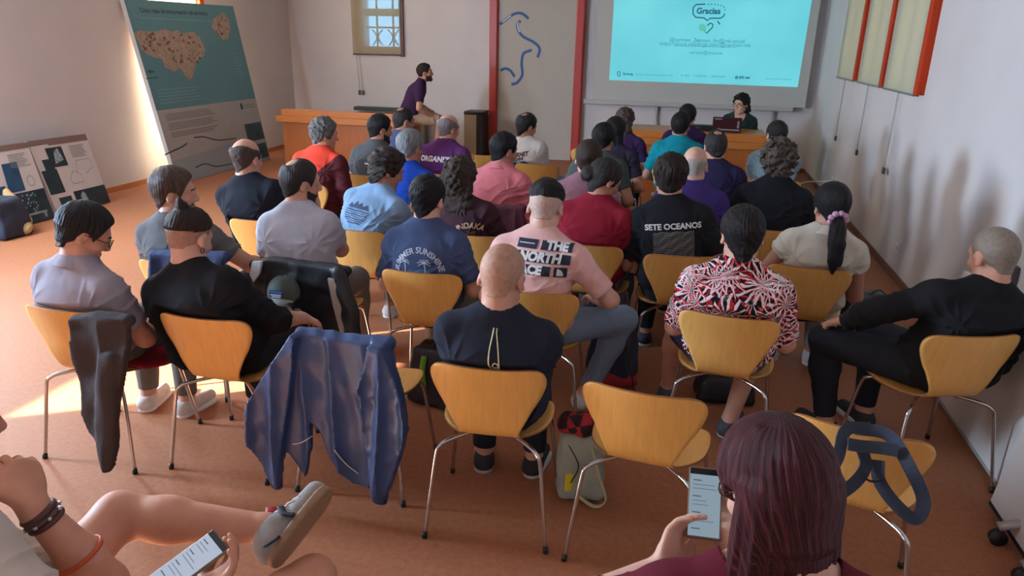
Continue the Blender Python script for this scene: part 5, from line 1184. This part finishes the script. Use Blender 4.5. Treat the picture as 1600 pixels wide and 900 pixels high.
def phone(name, c, long, nrm, label, scr_c, cat='phone', w=.075, L=.158):
    long = norm(long); nrm = norm(np.array(nrm)-long*np.dot(nrm, long)); x = np.cross(long, nrm); M = Matrix(((x[0], long[0], nrm[0], c[0]), (x[1], long[1], nrm[1], c[1]), (x[2], long[2], nrm[2], c[2]), (0, 0, 0, 1)))
    r = tag(empty(name), label, cat); r.matrix_world = M
    MB().box((-w/2, -L/2, -.008), (w/2, L/2, 0), .003).build('body', mat('phone_rim', (120, 112, 96), .35, .3), r)
    put('screen', [(-w/2+.003, -L/2+.006, .0006), (w/2-.003, -L/2+.006, .0006), (w/2-.003, L/2-.016, .0006), (-w/2+.003, L/2-.016, .0006)], [(0, 1, 2, 3)], emis('screen_'+name+cat+str(scr_c[0]), scr_c, .62), r, smooth=False)
    put('status_bar', [(-w/2+.003, L/2-.016, .0007), (w/2-.003, L/2-.016, .0007), (w/2-.003, L/2-.003, .0007), (-w/2+.003, L/2-.003, .0007)], [(0, 1, 2, 3)], mat('phone_black', (18, 18, 22), .2), r, smooth=False)
    f = Flat()
    for k in range(13):
        if k % 4 == 3: continue
        y = L/2-.030-.0085*k; f.rect(-w/2+.010, -w/2+.010+(w-.02)*(.35 if k % 4 == 0 else random.uniform(.5, 1)), y, y+(.0024 if k % 4 == 0 else .0012))
    f.place('screen_text', emis('screen_text', (90, 104, 130), .5), lambda x_, y_: (x_, y_, .0009), r); return r
phone('phone', at(1101, 786, 1.0), (-.03, .60, .78), (-.05, -.80, .62), 'phone in the hand of the woman with burgundy hair', (150, 172, 186), w=.072, L=.152)
pos = (-1.32, .80, -14.0)
kL, aL = to_local(pos, at(185, 805, .70)), to_local(pos, at(416, 826, .67)); kR = to_local(pos, at(488, 905, .55)); aR = np.array([kR[0]-.02, kR[1]+.02, .09])
wl = to_local(pos, at(50, 790, 1.00)); wr = to_local(pos, at(300, 935, .80))
toe = norm(to_local(pos, at(502, 772, .72))-to_local(pos, at(428, 866, .64)))
b = P('seated person with crossed bare legs, beige shirt and grey trainers, chin on hand', (-104, 640), (202, 144, 116), -14, pos, dict(c=(196, 184, 172), loose=.018, sleeve=.8), dict(c=(70, 62, 58), top=.012, sides=.010), dict(c=(170, 134, 122), low=0, short=.60), None, key='p34', h=.005, crot=False, yaw=-22, pitch=12, minlean=-4., L=dict(W=wl, E=to_local(pos, at(165, 912, .78)), d=to_local(pos, at(30, 728, 1.075))-wl, n=(-.9, .1, .15), pole=(.1, 1, -.9), curl=1.3), R=dict(W=wr, d=(.25, .8, .25), n=(-.45, -.1, .9), pole=(1, -.6, -.5), curl=.9), legs=dict(L=[kL, aL, toe], R=[kR, aR, (.1, 1, 0)]), beard=(120, 104, 96), girth=1.1)
for sd in (-1, 1):
    a = b.A[sd]+b.T[sd]*.05; sh = put_np('shoe', *surface(lambda P_: b.shoe(P_, sd, 'upper'), a-.24, a+.24, .005), mat('trainer_grey', (150, 144, 136), .8, var=.08, vscale=40, bump=.2, bscale=300), b.o)
    put_np('sole', *surface(lambda P_: b.shoe(P_, sd, 'sole'), a-.24, a+.24, .005), mat('trainer_gum', (146, 112, 82), .6, var=.1, vscale=60), sh)
    t = b.T[sd]; up = norm(np.cross(np.cross(t, b.K[sd]-b.A[sd]), t)); x = np.cross(t, up); bb_ = b.A[sd]-up*.045
    mb = MB()
    for k in range(5):
        c = bb_+t*(.045+.018*k)+up*(.044-.006*k); mb.tube(smooth_path([c-x*.030-up*.012, c-x*.012+up*.006, c+x*.012+up*.006, c+x*.030-up*.012+t*.01], 4), .0028, 6)
    mb.build('laces', mat('laces_white', (214, 208, 202), .7), sh, smooth=True)
    mb = MB()
    for s2 in (-1, 1): mb.tube(smooth_path([bb_+t*.060+up*.040+x*s2*.030, bb_+t*.045+up*.012+x*s2*.046, bb_+t*.055-up*.014+x*s2*.047], 5), .011, 8, flat=(1, .45)); mb.tube(smooth_path([bb_-t*.062+up*.020+x*s2*.012, bb_-t*.040-up*.008+x*s2*.042, bb_-t*.01-up*.02+x*s2*.047], 5), .012, 8, flat=(1, .4))
    mb.build('dark_panel', mat('trainer_dark', (48, 48, 56), .7), sh, smooth=True)
    MB().tube([b.A[sd]+up*.006+t*.03+.0*x, b.A[sd]+up*.026+t*.055], .018, 8, flat=(1, .4)).build('tongue', mat('trainer_red', (170, 50, 50), .6), sh, smooth=True)
d = norm(b.W[-1]-b.E[-1]); c = b.W[-1]-d*.02; u = norm(np.cross(d, (0, 0, 1))); w = np.cross(d, u)
band = MB()
for k in range(3): band.tube([c-d*.013*k+.032*(u*math.cos(a)+w*math.sin(a)) for a in np.linspace(0, 2*math.pi, 25)], .0075, 8, cap=False)
bo = band.build('wristband', mat('leather_brown', (84, 54, 46), .5, var=.2, vscale=60), b.o, smooth=True)
mb = MB()
for a in np.linspace(0, 2*math.pi, 9)[:-1]: q = c-d*.013+.039*(u*math.cos(a)+w*math.sin(a)); mb.box(q-.004, q+.004, .0015)
mb.build('metal_stud', STEEL, bo)
c = b.W[-1]+(b.E[-1]-b.W[-1])*.62
q = [c+.052*(u*math.cos(a)+w*math.sin(a)) for a in np.linspace(0, 2*math.pi, 25)]
MB().tube(q, .006, 6, cap=False, flat=(.5, 1)).build('orange_wristband', mat('band_orange', (206, 88, 44), .5), b.o, smooth=True)
CA['AO'] = chair(pos[0], pos[1], pos[2], 'plywood chair under the bare-legged person with crossed legs')
phone('phone', at(293, 880, .845), (.52, .80, .30), (-.10, -.42, .90), 'large phone held above the crossed bare legs', (196, 206, 226), w=.078, L=.165)

# ------------------------------------------------------------------ clothes hung on chairs
def poly_sd(x, z, pts):
    pts = np.array(pts, f32); d2 = np.full(x.shape, 1e9, f32); ins = np.zeros(x.shape, bool); n = len(pts)
    for i in range(n):
        a, b_ = pts[i], pts[(i+1) % n]; e = b_-a; wx, wz = x-a[0], z-a[1]; t = np.clip((wx*e[0]+wz*e[1])/(e@e+1e-9), 0, 1)
        d2 = np.minimum(d2, (wx-e[0]*t)**2+(wz-e[1]*t)**2); c1 = (a[1] > z) != (b_[1] > z)
        with np.errstate(divide='ignore', invalid='ignore'): ins ^= c1 & (x < (b_[0]-a[0])*(z-a[1])/(b_[1]-a[1]+1e-12)+a[0])
    d = np.sqrt(d2); return np.where(ins, -d, d)
def panel_f(pts, y0, th, folds, seed, slope=0.0, amp=.022):
    zt = max(p[1] for p in pts)
    def fn(P_):
        x, y, z = P_[:, 0], P_[:, 1], P_[:, 2]; dn = np.clip((zt-z)/.5, 0, 1)
        sn = np.sin(x*folds*.5+1.6*wob(P_*A3((1, 0, .5)), 7, seed)); yy = y0-slope*(zt-z)-amp*1.5*np.sqrt(dn)*(1-np.abs(sn))**1.5+.006*wob(P_, 30, seed+1)
        d = np.maximum(poly_sd(x, z, pts), np.abs(y-yy)*.8-th); return d.astype(f32)
    return fn
def wpt(x, y, Y): p = on(x, y, 1, Y); return (p[0], p[2])
def hang(name, Y, poly_px, m, label, cat='jacket', th=.014, folds=30, sleeves=(), slope=.06, h=.008, top=None, seed=3, amp=.022, group=None, extra=()):
    pts = [wpt(*p, Y) for p in poly_px]; f = panel_f(pts, Y, th, folds, seed, slope, amp)
    sl = [([np.array([wpt(*p, Y)[0], Y-.03-.05*i/len(c), wpt(*p, Y)[1]]) for i, p in enumerate(c)], r) for c, r in sleeves]
    tp = [np.array([wpt(*p, Y+.0)[0], Y+.015, wpt(*p, Y)[1]-.006]) for p in top] if top else None
    ex = [panel_f([wpt(*p, Y) for p in pp], Y+dy, t_, fo, seed+9+i, sl_, am) for i, (pp, dy, t_, fo, sl_, am) in enumerate(extra)]
    def body(P_):
        d = f(P_)
        for g_ in ex: d = smin(d, g_(P_), .016)
        if tp is not None: d = smin(d, chain(P_, tp, [.026]*len(tp))+.004*wob(P_, 40, seed), .02)
        for c, r in sl:
            q = P_.copy(); cy = np.interp(P_[:, 2], [c[-1][2], c[0][2]], [c[-1][1], c[0][1]]); q[:, 1] = cy+(q[:, 1]-cy)*1.5
            ln = P_[:, 2]-c[0][2]; w_ = np.sin(ln*45+4*wob(P_, 10, seed+4)); w2 = np.sin(P_[:, 0]*48+ln*10+3*wob(P_, 8, seed+6))
            d = smin(d, (chain(q, c, r)*.75-.0015*w_-.0045*w2).astype(f32), .012)
        return d
    al = np.array([(p[0], Y, p[1]) for p in pts]+[c_ for c, r in sl for c_ in c]+[(wpt(*p, Y)[0], Y, wpt(*p, Y)[1]) for pp in extra for p in pp[0]]); o = put_np(name, *surface(body, al.min(0)-.12, al.max(0)+.12, h, .03), m, None)
    tag(o, label, cat, group); return o
NYL = mat('blue_nylon', (52, 72, 112), .40, var=.06, vscale=9, bump=.3, bscale=18, spec=.4)
Y = 2.43
o = hang('jacket', Y, [(470, 520), (545, 530), (606, 533), (618, 560), (625, 640), (600, 700), (585, 752), (560, 745), (522, 706), (508, 668), (492, 650), (497, 690), (486, 735), (470, 712), (455, 690), (452, 600), (458, 540)], NYL, 'blue windbreaker draped over the chair back with sleeves hanging down', top=[(468, 520), (540, 531), (606, 535)], folds=44, h=.0065, amp=.020,
         extra=[([(466, 514), (474, 520), (470, 570), (462, 640), (456, 700), (455, 740), (438, 736), (420, 700), (404, 668), (397, 634), (412, 600), (440, 555)], -.045, .022, 62, .03, .022),
                ([(586, 530), (606, 533), (624, 572), (642, 622), (648, 660), (634, 706), (617, 756), (597, 757), (588, 710), (578, 650), (574, 590)], -.045, .024, 58, .03, .024)])
for c in (((445, 730), (447, 745)), ((606, 750), (604, 768))):
    p = [np.array([wpt(*q, Y)[0], Y-.072, wpt(*q, Y)[1]]) for q in c]; MB().tube([p[0], p[0]*.5+p[1]*.5, p[1]], [.034, .034, .031], 14, flat=(1, .7)).build('cuff', mat('blue_rib', (40, 58, 100), .8, bump=.5, bscale=200), o, smooth=True)
def surf_pts(o_, pts, Yv, lift=.004):
    bv = BVHTree.FromObject(o_, bpy.context.evaluated_depsgraph_get()); out = []
    for p in pts:
        d = Vector(ray(*p)).normalized(); h = bv.ray_cast(Vector(CAM_POS), d)
        out.append(np.array(h[0]-d*lift) if h[0] is not None else np.array([wpt(*p, Yv)[0], Yv-.03, wpt(*p, Yv)[1]]))
    return out
def dense(st, n=8): return [tuple(p) for p in smooth_path([np.array(q, float) for q in st], n)]
for st in ([(457, 694), (472, 691), (490, 680)], [(522, 703), (540, 724), (560, 740)]):
    MB().tube(surf_pts(o, dense(st), Y), .0026, 6).build('piping', mat('piping_white', (200, 200, 200), .6), o, smooth=True)
BKF = mat('black_nylon', (26, 27, 32), .5, var=.1, vscale=9, bump=.3, bscale=26)
Y = 3.32
o = hang('windbreaker', Y, [(392, 412), (420, 404), (480, 412), (540, 420), (552, 470), (560, 560), (430, 560), (405, 470)], BKF, 'black windbreaker with pale panels hung on a chair behind the pale grey t-shirt', 'jacket', top=[(396, 412), (430, 408), (480, 414), (540, 422)], sleeves=[([(535, 424), (550, 470), (560, 520)], [.04, .05, .05])], seed=8)
for st, c in (([(404, 404), (400, 424), (406, 436), (414, 424), (418, 404)], (196, 194, 194)), ([(520, 430), (528, 470), (541, 520), (549, 522), (546, 470), (530, 432)], (172, 158, 146))):
    pts = [np.array([wpt(*p, Y)[0], Y-.062, wpt(*p, Y)[1]]) for p in st]; n = len(pts)
    put('pale_panel', pts+[p+np.array([0, .02, 0]) for p in pts], [tuple(range(n))]+[(i, (i+1) % n, n+(i+1) % n, n+i) for i in range(n)], mat('panel%d' % c[0], c, .7, bump=.3, bscale=30), o, smooth=False)
# cap and pale cloths hanging in front of the windbreaker
c = on(443, 453, 1, 3.20); cap = tag(empty('cap', tuple(c)), 'dark green baseball cap with a blue badge hung on the black windbreaker', 'cap')
CAPM = mat('cap_green', (70, 78, 70), .85, var=.06, vscale=30, bump=.2, bscale=200)
V, Q = surface(lambda P_: smax(ell(P_, (0, 0, -.02), (.088, .075, .10)), smax(-ell(P_, (0, 0, -.02), (.083, .070, .095)), -(P_[:, 2]+.045), .003), .003), (-.12, -.12, -.1), (.12, .12, .12), .005)
co = put_np('crown', V, Q, CAPM, cap)
V, Q = surface(lambda P_: smax(ell(P_, (0, -.045, -.05), (.078, .095, .030)), smax(-ell(P_, (0, -.045, -.056), (.080, .097, .030)), P_[:, 1]+.02, .004), .003), (-.12, -.16, -.12), (.12, .1, .02), .005)
put_np('visor', V, Q, mat('cap_visor', (128, 132, 130), .8), cap)
f = Flat(); f.rect(-.036, .036, -.022, .020); f.place('badge', mat('badge_dark', (36, 46, 60), .6), lambda x, y: (x, -.0745-.0 if abs(x) < .1 else 0, y), co)
f = Flat(); f.rect(-.034, .034, .006, .017); f.place('badge_band', mat('badge_blue', (52, 96, 180), .6), lambda x, y: (x, -.0765, y), co)
f = Flat(); f.rect(-.030, .030, -.006, .000).rect(-.026, .026, -.016, -.010); f.place('badge_lettering', WPR, lambda x, y: (x, -.0765, y), co)
MB().lathe([(.0, .080), (.007, .081), (.006, .086), (0, .088)], 10, (0, 0, 0)).build('button', CAPM, cap, smooth=True)
for lb, px_, cc, r_ in (('white folded cloth hanging under the green cap', (440, 492), (196, 196, 192), (.06, .035, .075)), ('grey folded cloth beside the white one under the green cap', (466, 505), (150, 146, 142), (.05, .035, .08))):
    c = on(*px_, 1, 3.22); r_ = np.array(r_)
    tag(put_np('folded_cloth', *surface(lambda P_: ell(P_, c, r_)+.006*wob(P_, 40, 5), c-.14, c+.14, .006), cloth(cc)), lb, 'cloth')
BRN = mat('brown_knit', (52, 44, 44), .92, var=.08, vscale=40, bump=.35, bscale=160)
hang('cardigan', 2.36, [(112, 498), (150, 492), (198, 498), (206, 540), (198, 590), (190, 640), (196, 690), (190, 722), (178, 724), (172, 690), (150, 668), (138, 640), (132, 592), (118, 556)], BRN, 'dark brown cardigan hung on a chair with one sleeve trailing to the floor', 'cardigan', top=[(114, 500), (150, 495), (198, 500)], sleeves=[([(180, 560), (178, 620), (182, 680), (186, 716)], [.05, .055, .045, .024])], seed=11, slope=.05)
hang('denim_jacket', 3.13, [(236, 396), (300, 396), (352, 400), (352, 470), (236, 470)], mat('denim_dark', (44, 56, 92), .85, var=.2, vscale=20, bump=.3, bscale=150), 'dark denim jacket hung on a chair in front of the topknot', 'jacket', top=[(238, 397), (300, 396), (350, 400)], seed=14, slope=.02, th=.012)
p8 = PEOPLE['p8'].pos
hang('maroon_jacket', p8[1]-.29, [(752, 322), (818, 324), (826, 372), (752, 372)], mat('maroon_cloth', (84, 30, 40), .85, var=.1, vscale=20, bump=.3, bscale=60), 'maroon jacket hung on a chair behind the salmon shirt', 'jacket', top=[(754, 323), (818, 325)], seed=16, slope=.02, th=.012)
c = np.array([-2.40, 2.74, .465]); tag(put_np('cushion', *surface(lambda P_: ell(P_, c, (.13, .15, .034))+.004*wob(P_, 30, 3), c-.2, c+.2, .007), cloth((140, 36, 44))), 'dark red cushion on the seat edge beside the man in grey polo', 'cushion')
# harness over the empty chair
Y = 2.16; HW = mat('webbing_navy', (44, 50, 64), .8, var=.08, vscale=30, bump=.3, bscale=300)
har = tag(empty('harness'), 'dark navy webbing harness looped over the back of an empty chair', 'harness')
def ribbon(name, pts, dys, wdir, w, m, parent):
    P_ = smooth_path([np.array([wpt(x, y, Y)[0], Y+dy, wpt(x, y, Y)[1]]) for (x, y), dy in zip(pts, dys)], 7); wd = norm(wdir); V, F = [], []
    for i, p in enumerate(P_):
        t = norm(P_[min(i+1, len(P_)-1)]-P_[max(i-1, 0)]); ww = norm(np.cross(t, wd)); nn = np.cross(t, ww)
        V += [p-ww*w/2-nn*.003, p+ww*w/2-nn*.003, p+ww*w/2+nn*.003, p-ww*w/2+nn*.003]
    for i in range(len(P_)-1):
        for j in range(4): F.append((4*i+j, 4*i+(j+1) % 4, 4*i+4+(j+1) % 4, 4*i+4+j))
    F += [(3, 2, 1, 0), tuple(4*(len(P_)-1)+j for j in range(4))]; return put(name, V, F, m, parent, smooth=False)
Y = 2.20
ribbon('shoulder_loop', [(1364, 676), (1322, 672), (1300, 688), (1276, 722), (1294, 740), (1326, 730), (1346, 712), (1342, 690)], [.03, -.0, -.10, -.13, -.12, -.09, -.06, -.04], (.3, -.75, .6), .038, HW, har)
ribbon('shoulder_loop', [(1340, 677), (1388, 680), (1408, 704), (1424, 744), (1412, 772), (1386, 758), (1366, 732), (1366, 706)], [.03, -.0, -.10, -.13, -.13, -.10, -.07, -.05], (-.5, -.7, .5), .038, HW, har)
ribbon('top_strap', [(1318, 676), (1340, 682), (1366, 684), (1394, 686)], [-.07, -.06, -.06, -.07], (0, -.8, .6), .038, HW, har)
MB().tube(smooth_path([np.array([wpt(x, y, Y)[0], Y-.08, wpt(x, y, Y)[1]]) for x, y in ((1338, 722), (1352, 730), (1368, 728))], 5), .004, 6).build('elastic_cord', BLACKP, har, smooth=True)

# ------------------------------------------------------------------ bags on the floor
def bag_f(c, r, rz, seed, amp=.008, top=.75):
    R_ = A3(rotm(rz)); c = A3(c); r = np.array(r)
    def fn(P_):
        q = (P_-c)@R_; t = np.clip((q[:, 2]+r[2])/(2*r[2]), 0, 1); s_ = 1-(1-top)*t**2
        a = np.abs(np.stack([q[:, 0]/s_, q[:, 1]/s_, q[:, 2]], 1))-(r-.035).astype(f32)
        return (np.sqrt((np.maximum(a, 0)**2).sum(1))+np.minimum(a.max(1), 0)-.035+amp*wob(P_, 24, seed)).astype(f32)
    return fn
def bag(name, c, r, rz, m, label, cat, seed=1, top=.75, amp=.008):
    c, r = np.array(c, float), np.array(r, float); c[2] = r[2]+.002; R = max(r)+.12
    V, Q = surface(bag_f(c, r, rz, seed, amp, top), c-R, c+R, .008); V[:, 2] = np.maximum(V[:, 2], .002); return tag(put_np(name, V, Q, m), label, cat), c
g = at(902, 782); c0 = np.array([g[0], g[1]+.06, 0])
o, c = bag('tote_bag', c0, (.105, .075, .165), 8, mat('canvas_sage', (150, 156, 142), .9, var=.08, vscale=16, bump=.4, bscale=60), 'sage canvas tote bag on the floor stuffed with a plaid shirt', 'bag', 5, .92, .010)
MB().box((c[0]-.06, c[1]-.082, .02), (c[0]-.02, c[1]-.070, .15), .008).build('yellow_panel', mat('canvas_yellow', (206, 190, 40), .8, bump=.3, bscale=60), o)
MB().tube(smooth_path([c+np.array(v) for v in ((.05, -.07, .13), (.09, -.11, .02), (.13, -.12, -.10), (.08, -.10, -.155), (.0, -.085, -.12))], 6), .011, 8, flat=(1, .3)).build('strap', mat('canvas_strap', (186, 180, 140), .8), o, smooth=True)
MB().tube(smooth_path([c+np.array(v) for v in ((-.05, -.075, .12), (.0, -.09, .03), (-.03, -.09, -.06))], 6), .003, 6).build('drawstring', BLACKP, o, smooth=True)
def plaid():
    m, N, L, b_ = new_mat('red_plaid'); b_.inputs['Roughness'].default_value = .9; tc = N.new('ShaderNodeTexCoord'); ck = N.new('ShaderNodeTexChecker'); ck.inputs['Scale'].default_value = 20
    ck.inputs['Color1'].default_value = lin((160, 34, 40)); ck.inputs['Color2'].default_value = lin((40, 20, 24)); mp = N.new('ShaderNodeMapping'); mp.inputs['Rotation'].default_value = (.4, .3, .5); L.new(tc.outputs['Object'], mp.inputs[0]); L.new(mp.outputs[0], ck.inputs[0])
    L.new(ck.outputs[0], b_.inputs['Base Color']); return m
PLD = plaid(); c2 = c+np.array([-.015, 0, .185])
tag(put_np('plaid_shirt', *surface(lambda P_: smin(ell(P_, c2, (.10, .07, .055)), ell(P_, c2+np.array([.06, .01, .03]), (.05, .05, .05)), .03)+.010*wob(P_, 36, 3), c2-.22, c2+.22, .007), PLD), 'red and black plaid shirt stuffed in the top of the canvas tote', 'shirt')
o, c = bag('backpack', (*at(668, 640)[:2]+np.array([.03, .12]), 0), (.17, .11, .17), -10, BKF, 'black backpack with a lime green strap under the chairs', 'bag', 7)
MB().tube(smooth_path([c+np.array(v) for v in ((-.05, -.10, .14), (-.055, -.125, .06), (-.05, -.12, -.03))], 5), .016, 8, flat=(1, .3)).build('green_strap', mat('lime_strap', (110, 160, 40), .6), o, smooth=True)
MB().tube(smooth_path([c+np.array(v) for v in ((-.04, -.0, .15), (0, 0, .20), (.04, 0, .15))], 5), .008, 6).build('grab_handle', BLACKP, o, smooth=True)
NBK = mat('navy_bag', (42, 48, 62), .8, var=.1, vscale=14, bump=.35, bscale=70)
o, c = bag('backpack', (*at(955, 590)[:2], 0), (.13, .14, .20), -14, NBK, 'navy backpack standing beside the leg of the man in pink', 'bag', 9)
MB().tube(smooth_path([c+np.array(v) for v in ((.08, -.14, .10), (.13, -.19, -.08), (.17, -.25, -.18), (.22, -.32, -.193))], 6), .013, 8, flat=(1, .35)).build('shoulder_strap', BLACKP, o, smooth=True)
c2 = np.array([*at(960, 605)[:2], .05]); tag(put_np('red_jacket', *surface(lambda P_: ell(P_, c2, (.12, .07, .045))+.012*wob(P_, 30, 2), c2-.2, c2+.2, .008), cloth((160, 50, 52))), 'crumpled red garment on the floor in front of the navy backpack', 'jacket')
bag('bag', (*at(1130, 620)[:2], 0), (.17, .12, .07), 4, BKF, 'flat black bag lying under the chair of the palm-leaf shirt', 'bag', 12)
bag('bag', (*at(1000, 425)[:2], 0), (.14, .14, .16), 10, BKF, 'black rucksack on the floor left of the SETE OCEANOS chair', 'bag', 13)
o, c = bag('backpack', (*at(1345, 545)[:2], 0), (.15, .11, .20), 20, BKF, 'black backpack leaning beside the ponytailed woman near the wall', 'bag', 15)
MB().tube(smooth_path([c+np.array(v) for v in ((-.03, -.02, .18), (.03, -.04, .24), (.07, -.06, .22))], 5), .010, 8, flat=(1, .4)).build('grab_handle', BLACKP, o, smooth=True)
put_np('grey_pocket', *surface(bag_f(c+np.array([-.08, -.09, -.02]), (.075, .05, .16), 20, 3), c-.35, c+.35, .009), mat('bag_grey', (128, 122, 132), .8, bump=.3, bscale=60), o)
bag('bag', (*at(1290, 580)[:2], 0), (.09, .09, .07), 0, mat('bag_brown_grey', (90, 82, 80), .9, bump=.4, bscale=50), 'small grey-brown bag on the floor in front of the black backpack', 'bag', 17, .7, .014)
c2 = np.array([*at(1320, 600)[:2], 0])
# far left: bag and beige jacket on the floor
g = at(-8, 372); bag('bag', (g[0]-.05, g[1]+.1, 0), (.26, .18, .19), 0, NBK, 'dark bag on the floor under the beige jacket', 'bag', 19)
g = at(28, 366); gc = np.array([g[0], g[1]+.05, .0])
tag(put_np('beige_jacket', *surface(lambda P_: smax(smin(chain(P_, [gc+np.array(v) for v in ((-.22, .12, .37), (-.10, .08, .26), (0, .02, .12), (.10, -.04, .055))], [.035, .07, .085, .05]), ell(P_, gc+np.array([-.02, -.03, .07]), (.15, .07, .075)), .04)+.016*wob(P_, 22, 6), -(P_[:, 2]-.003), .004), gc-.55, gc+.5, .009, .03), mat('khaki_cotton', (178, 148, 100), .85, var=.06, vscale=12, bump=.3, bscale=40)), 'crumpled beige jacket lying over a dark bag by the photo boards', 'jacket')

# ------------------------------------------------------------------ on and near the speaker desk
DZ = .835
lp = tag(empty('laptop', (.53, 10.16, DZ), math.radians(-4)), 'dark red laptop with stickers on the speaker desk', 'laptop')
MB().box((-.18, .0, 0), (.18, .24, .018), .004).build('base', BLACKP, lp)
Mx = Matrix.Translation((0, .0, .014)) @ Matrix.Rotation(math.radians(9), 4, 'X')
MB().box((-.185, -.010, 0), (.185, 0, .185), .004, Mx).build('lid', mat('laptop_maroon', (60, 20, 28), .4), lp)
f = Flat(); f.rect(-.16, -.07, .150, .166); f.rect(-.08, .16, .012, .030); f.rect(.13, .155, .05, .14); f.ring((-.10, .025), .010, .018, 12)
f.place('sticker', mat('sticker_grey', (150, 144, 144), .5), lambda x, y: tuple(Mx @ Vector((x, -.0112, y))), lp)
cu = tag(MB().lathe([(.030, 0), (.040, .10), (.042, .102), (.039, .102), (.029, .006)], 20).build('paper_cup', mat('paper_white', (214, 208, 196), .7), smooth=True, loc=(-.02, 10.14, DZ)), 'white paper cup on the speaker desk left of the laptop', 'cup')
bx = tag(empty('equipment_case', (.14, 10.24, DZ)), 'long flat black case lying on the speaker desk behind the cup', 'case')
MB().box((-.22, -.06, 0), (.22, .06, .075), .008).build('body', BLACKP, bx); MB().box((-.05, -.068, .03), (.05, -.06, .045), .003).build('latch', STEEL, bx)
# ------------------------------------------------------------------ folded white flip-top tables by the right wall
TW_ = mat('laminate_white', (206, 198, 190), .45, var=.03, vscale=3); TBK = mat('table_edge_black', (34, 33, 34), .5); TGR = mat('table_edge_grey', (150, 144, 138), .5)
def flip_table(x, y0, y1, label, lean, fx=0.0):
    r = tag(empty('folding_table', (x, (y0+y1)/2, 0)), label, 'table'); hl = (y1-y0)/2; Mx = Matrix.Rotation(math.radians(lean), 4, 'Y')
    MB().box((-.015, -hl, .05), (.015, hl, .76), .004, Mx).build('tabletop', TW_, r)
    MB().box((-.018, -hl-.012, .045), (.018, -hl, .765), .003, Mx).box((-.018, -hl, .035), (.018, hl, .052), .003, Mx).build('edge_band', TBK if lean > 5 else TGR, r)
    for s_ in (-1, 1):
        MB().tube(smooth_path([(.145, s_*(hl-.25), .66), (.125, s_*(hl-.25), .35), (fx+.05, s_*(hl-.25), .12)], 4), .025, 10).build('leg', mat('table_leg_grey', (150, 146, 142), .35, .6), r, smooth=True)
        ft = MB().tube([(fx-.10, s_*(hl-.25), .085), (fx-.02, s_*(hl-.25), .115), (fx+.08, s_*(hl-.25), .115), (fx+.16, s_*(hl-.25), .085)], .026, 10, flat=(1, .7)).build('foot', mat('table_foot', (170, 164, 158), .4, .3), r, smooth=True)
        for xx in (fx-.09, fx+.15): MB().tube([(xx-.0, s_*(hl-.25)-.015, .034), (xx, s_*(hl-.25)+.015, .034)], .034, 14).build('caster', TBK, ft, smooth=True)
    return r
flip_table(1.57, 3.26, 4.40, 'white folding table stored on edge along the right wall, the farther one', 4, .125)
flip_table(1.48, 2.42, 3.16, 'white folding table on casters at the right edge, nearest the viewer', 7, .03)
g = on(1589, 432, 0, XR); wv = tag(empty('wall_device', (XR-.01, g[1], g[2])), 'small dark handset holder on the right wall behind the man in black', 'device')
MB().box((-.02, -.03, -.06), (.01, .03, .06), .008).build('body', mat('device_grey', (80, 76, 84), .4), wv); MB().box((-.024, -.012, -.02), (-.018, .012, .04), .002).build('display', BLACKP, wv)
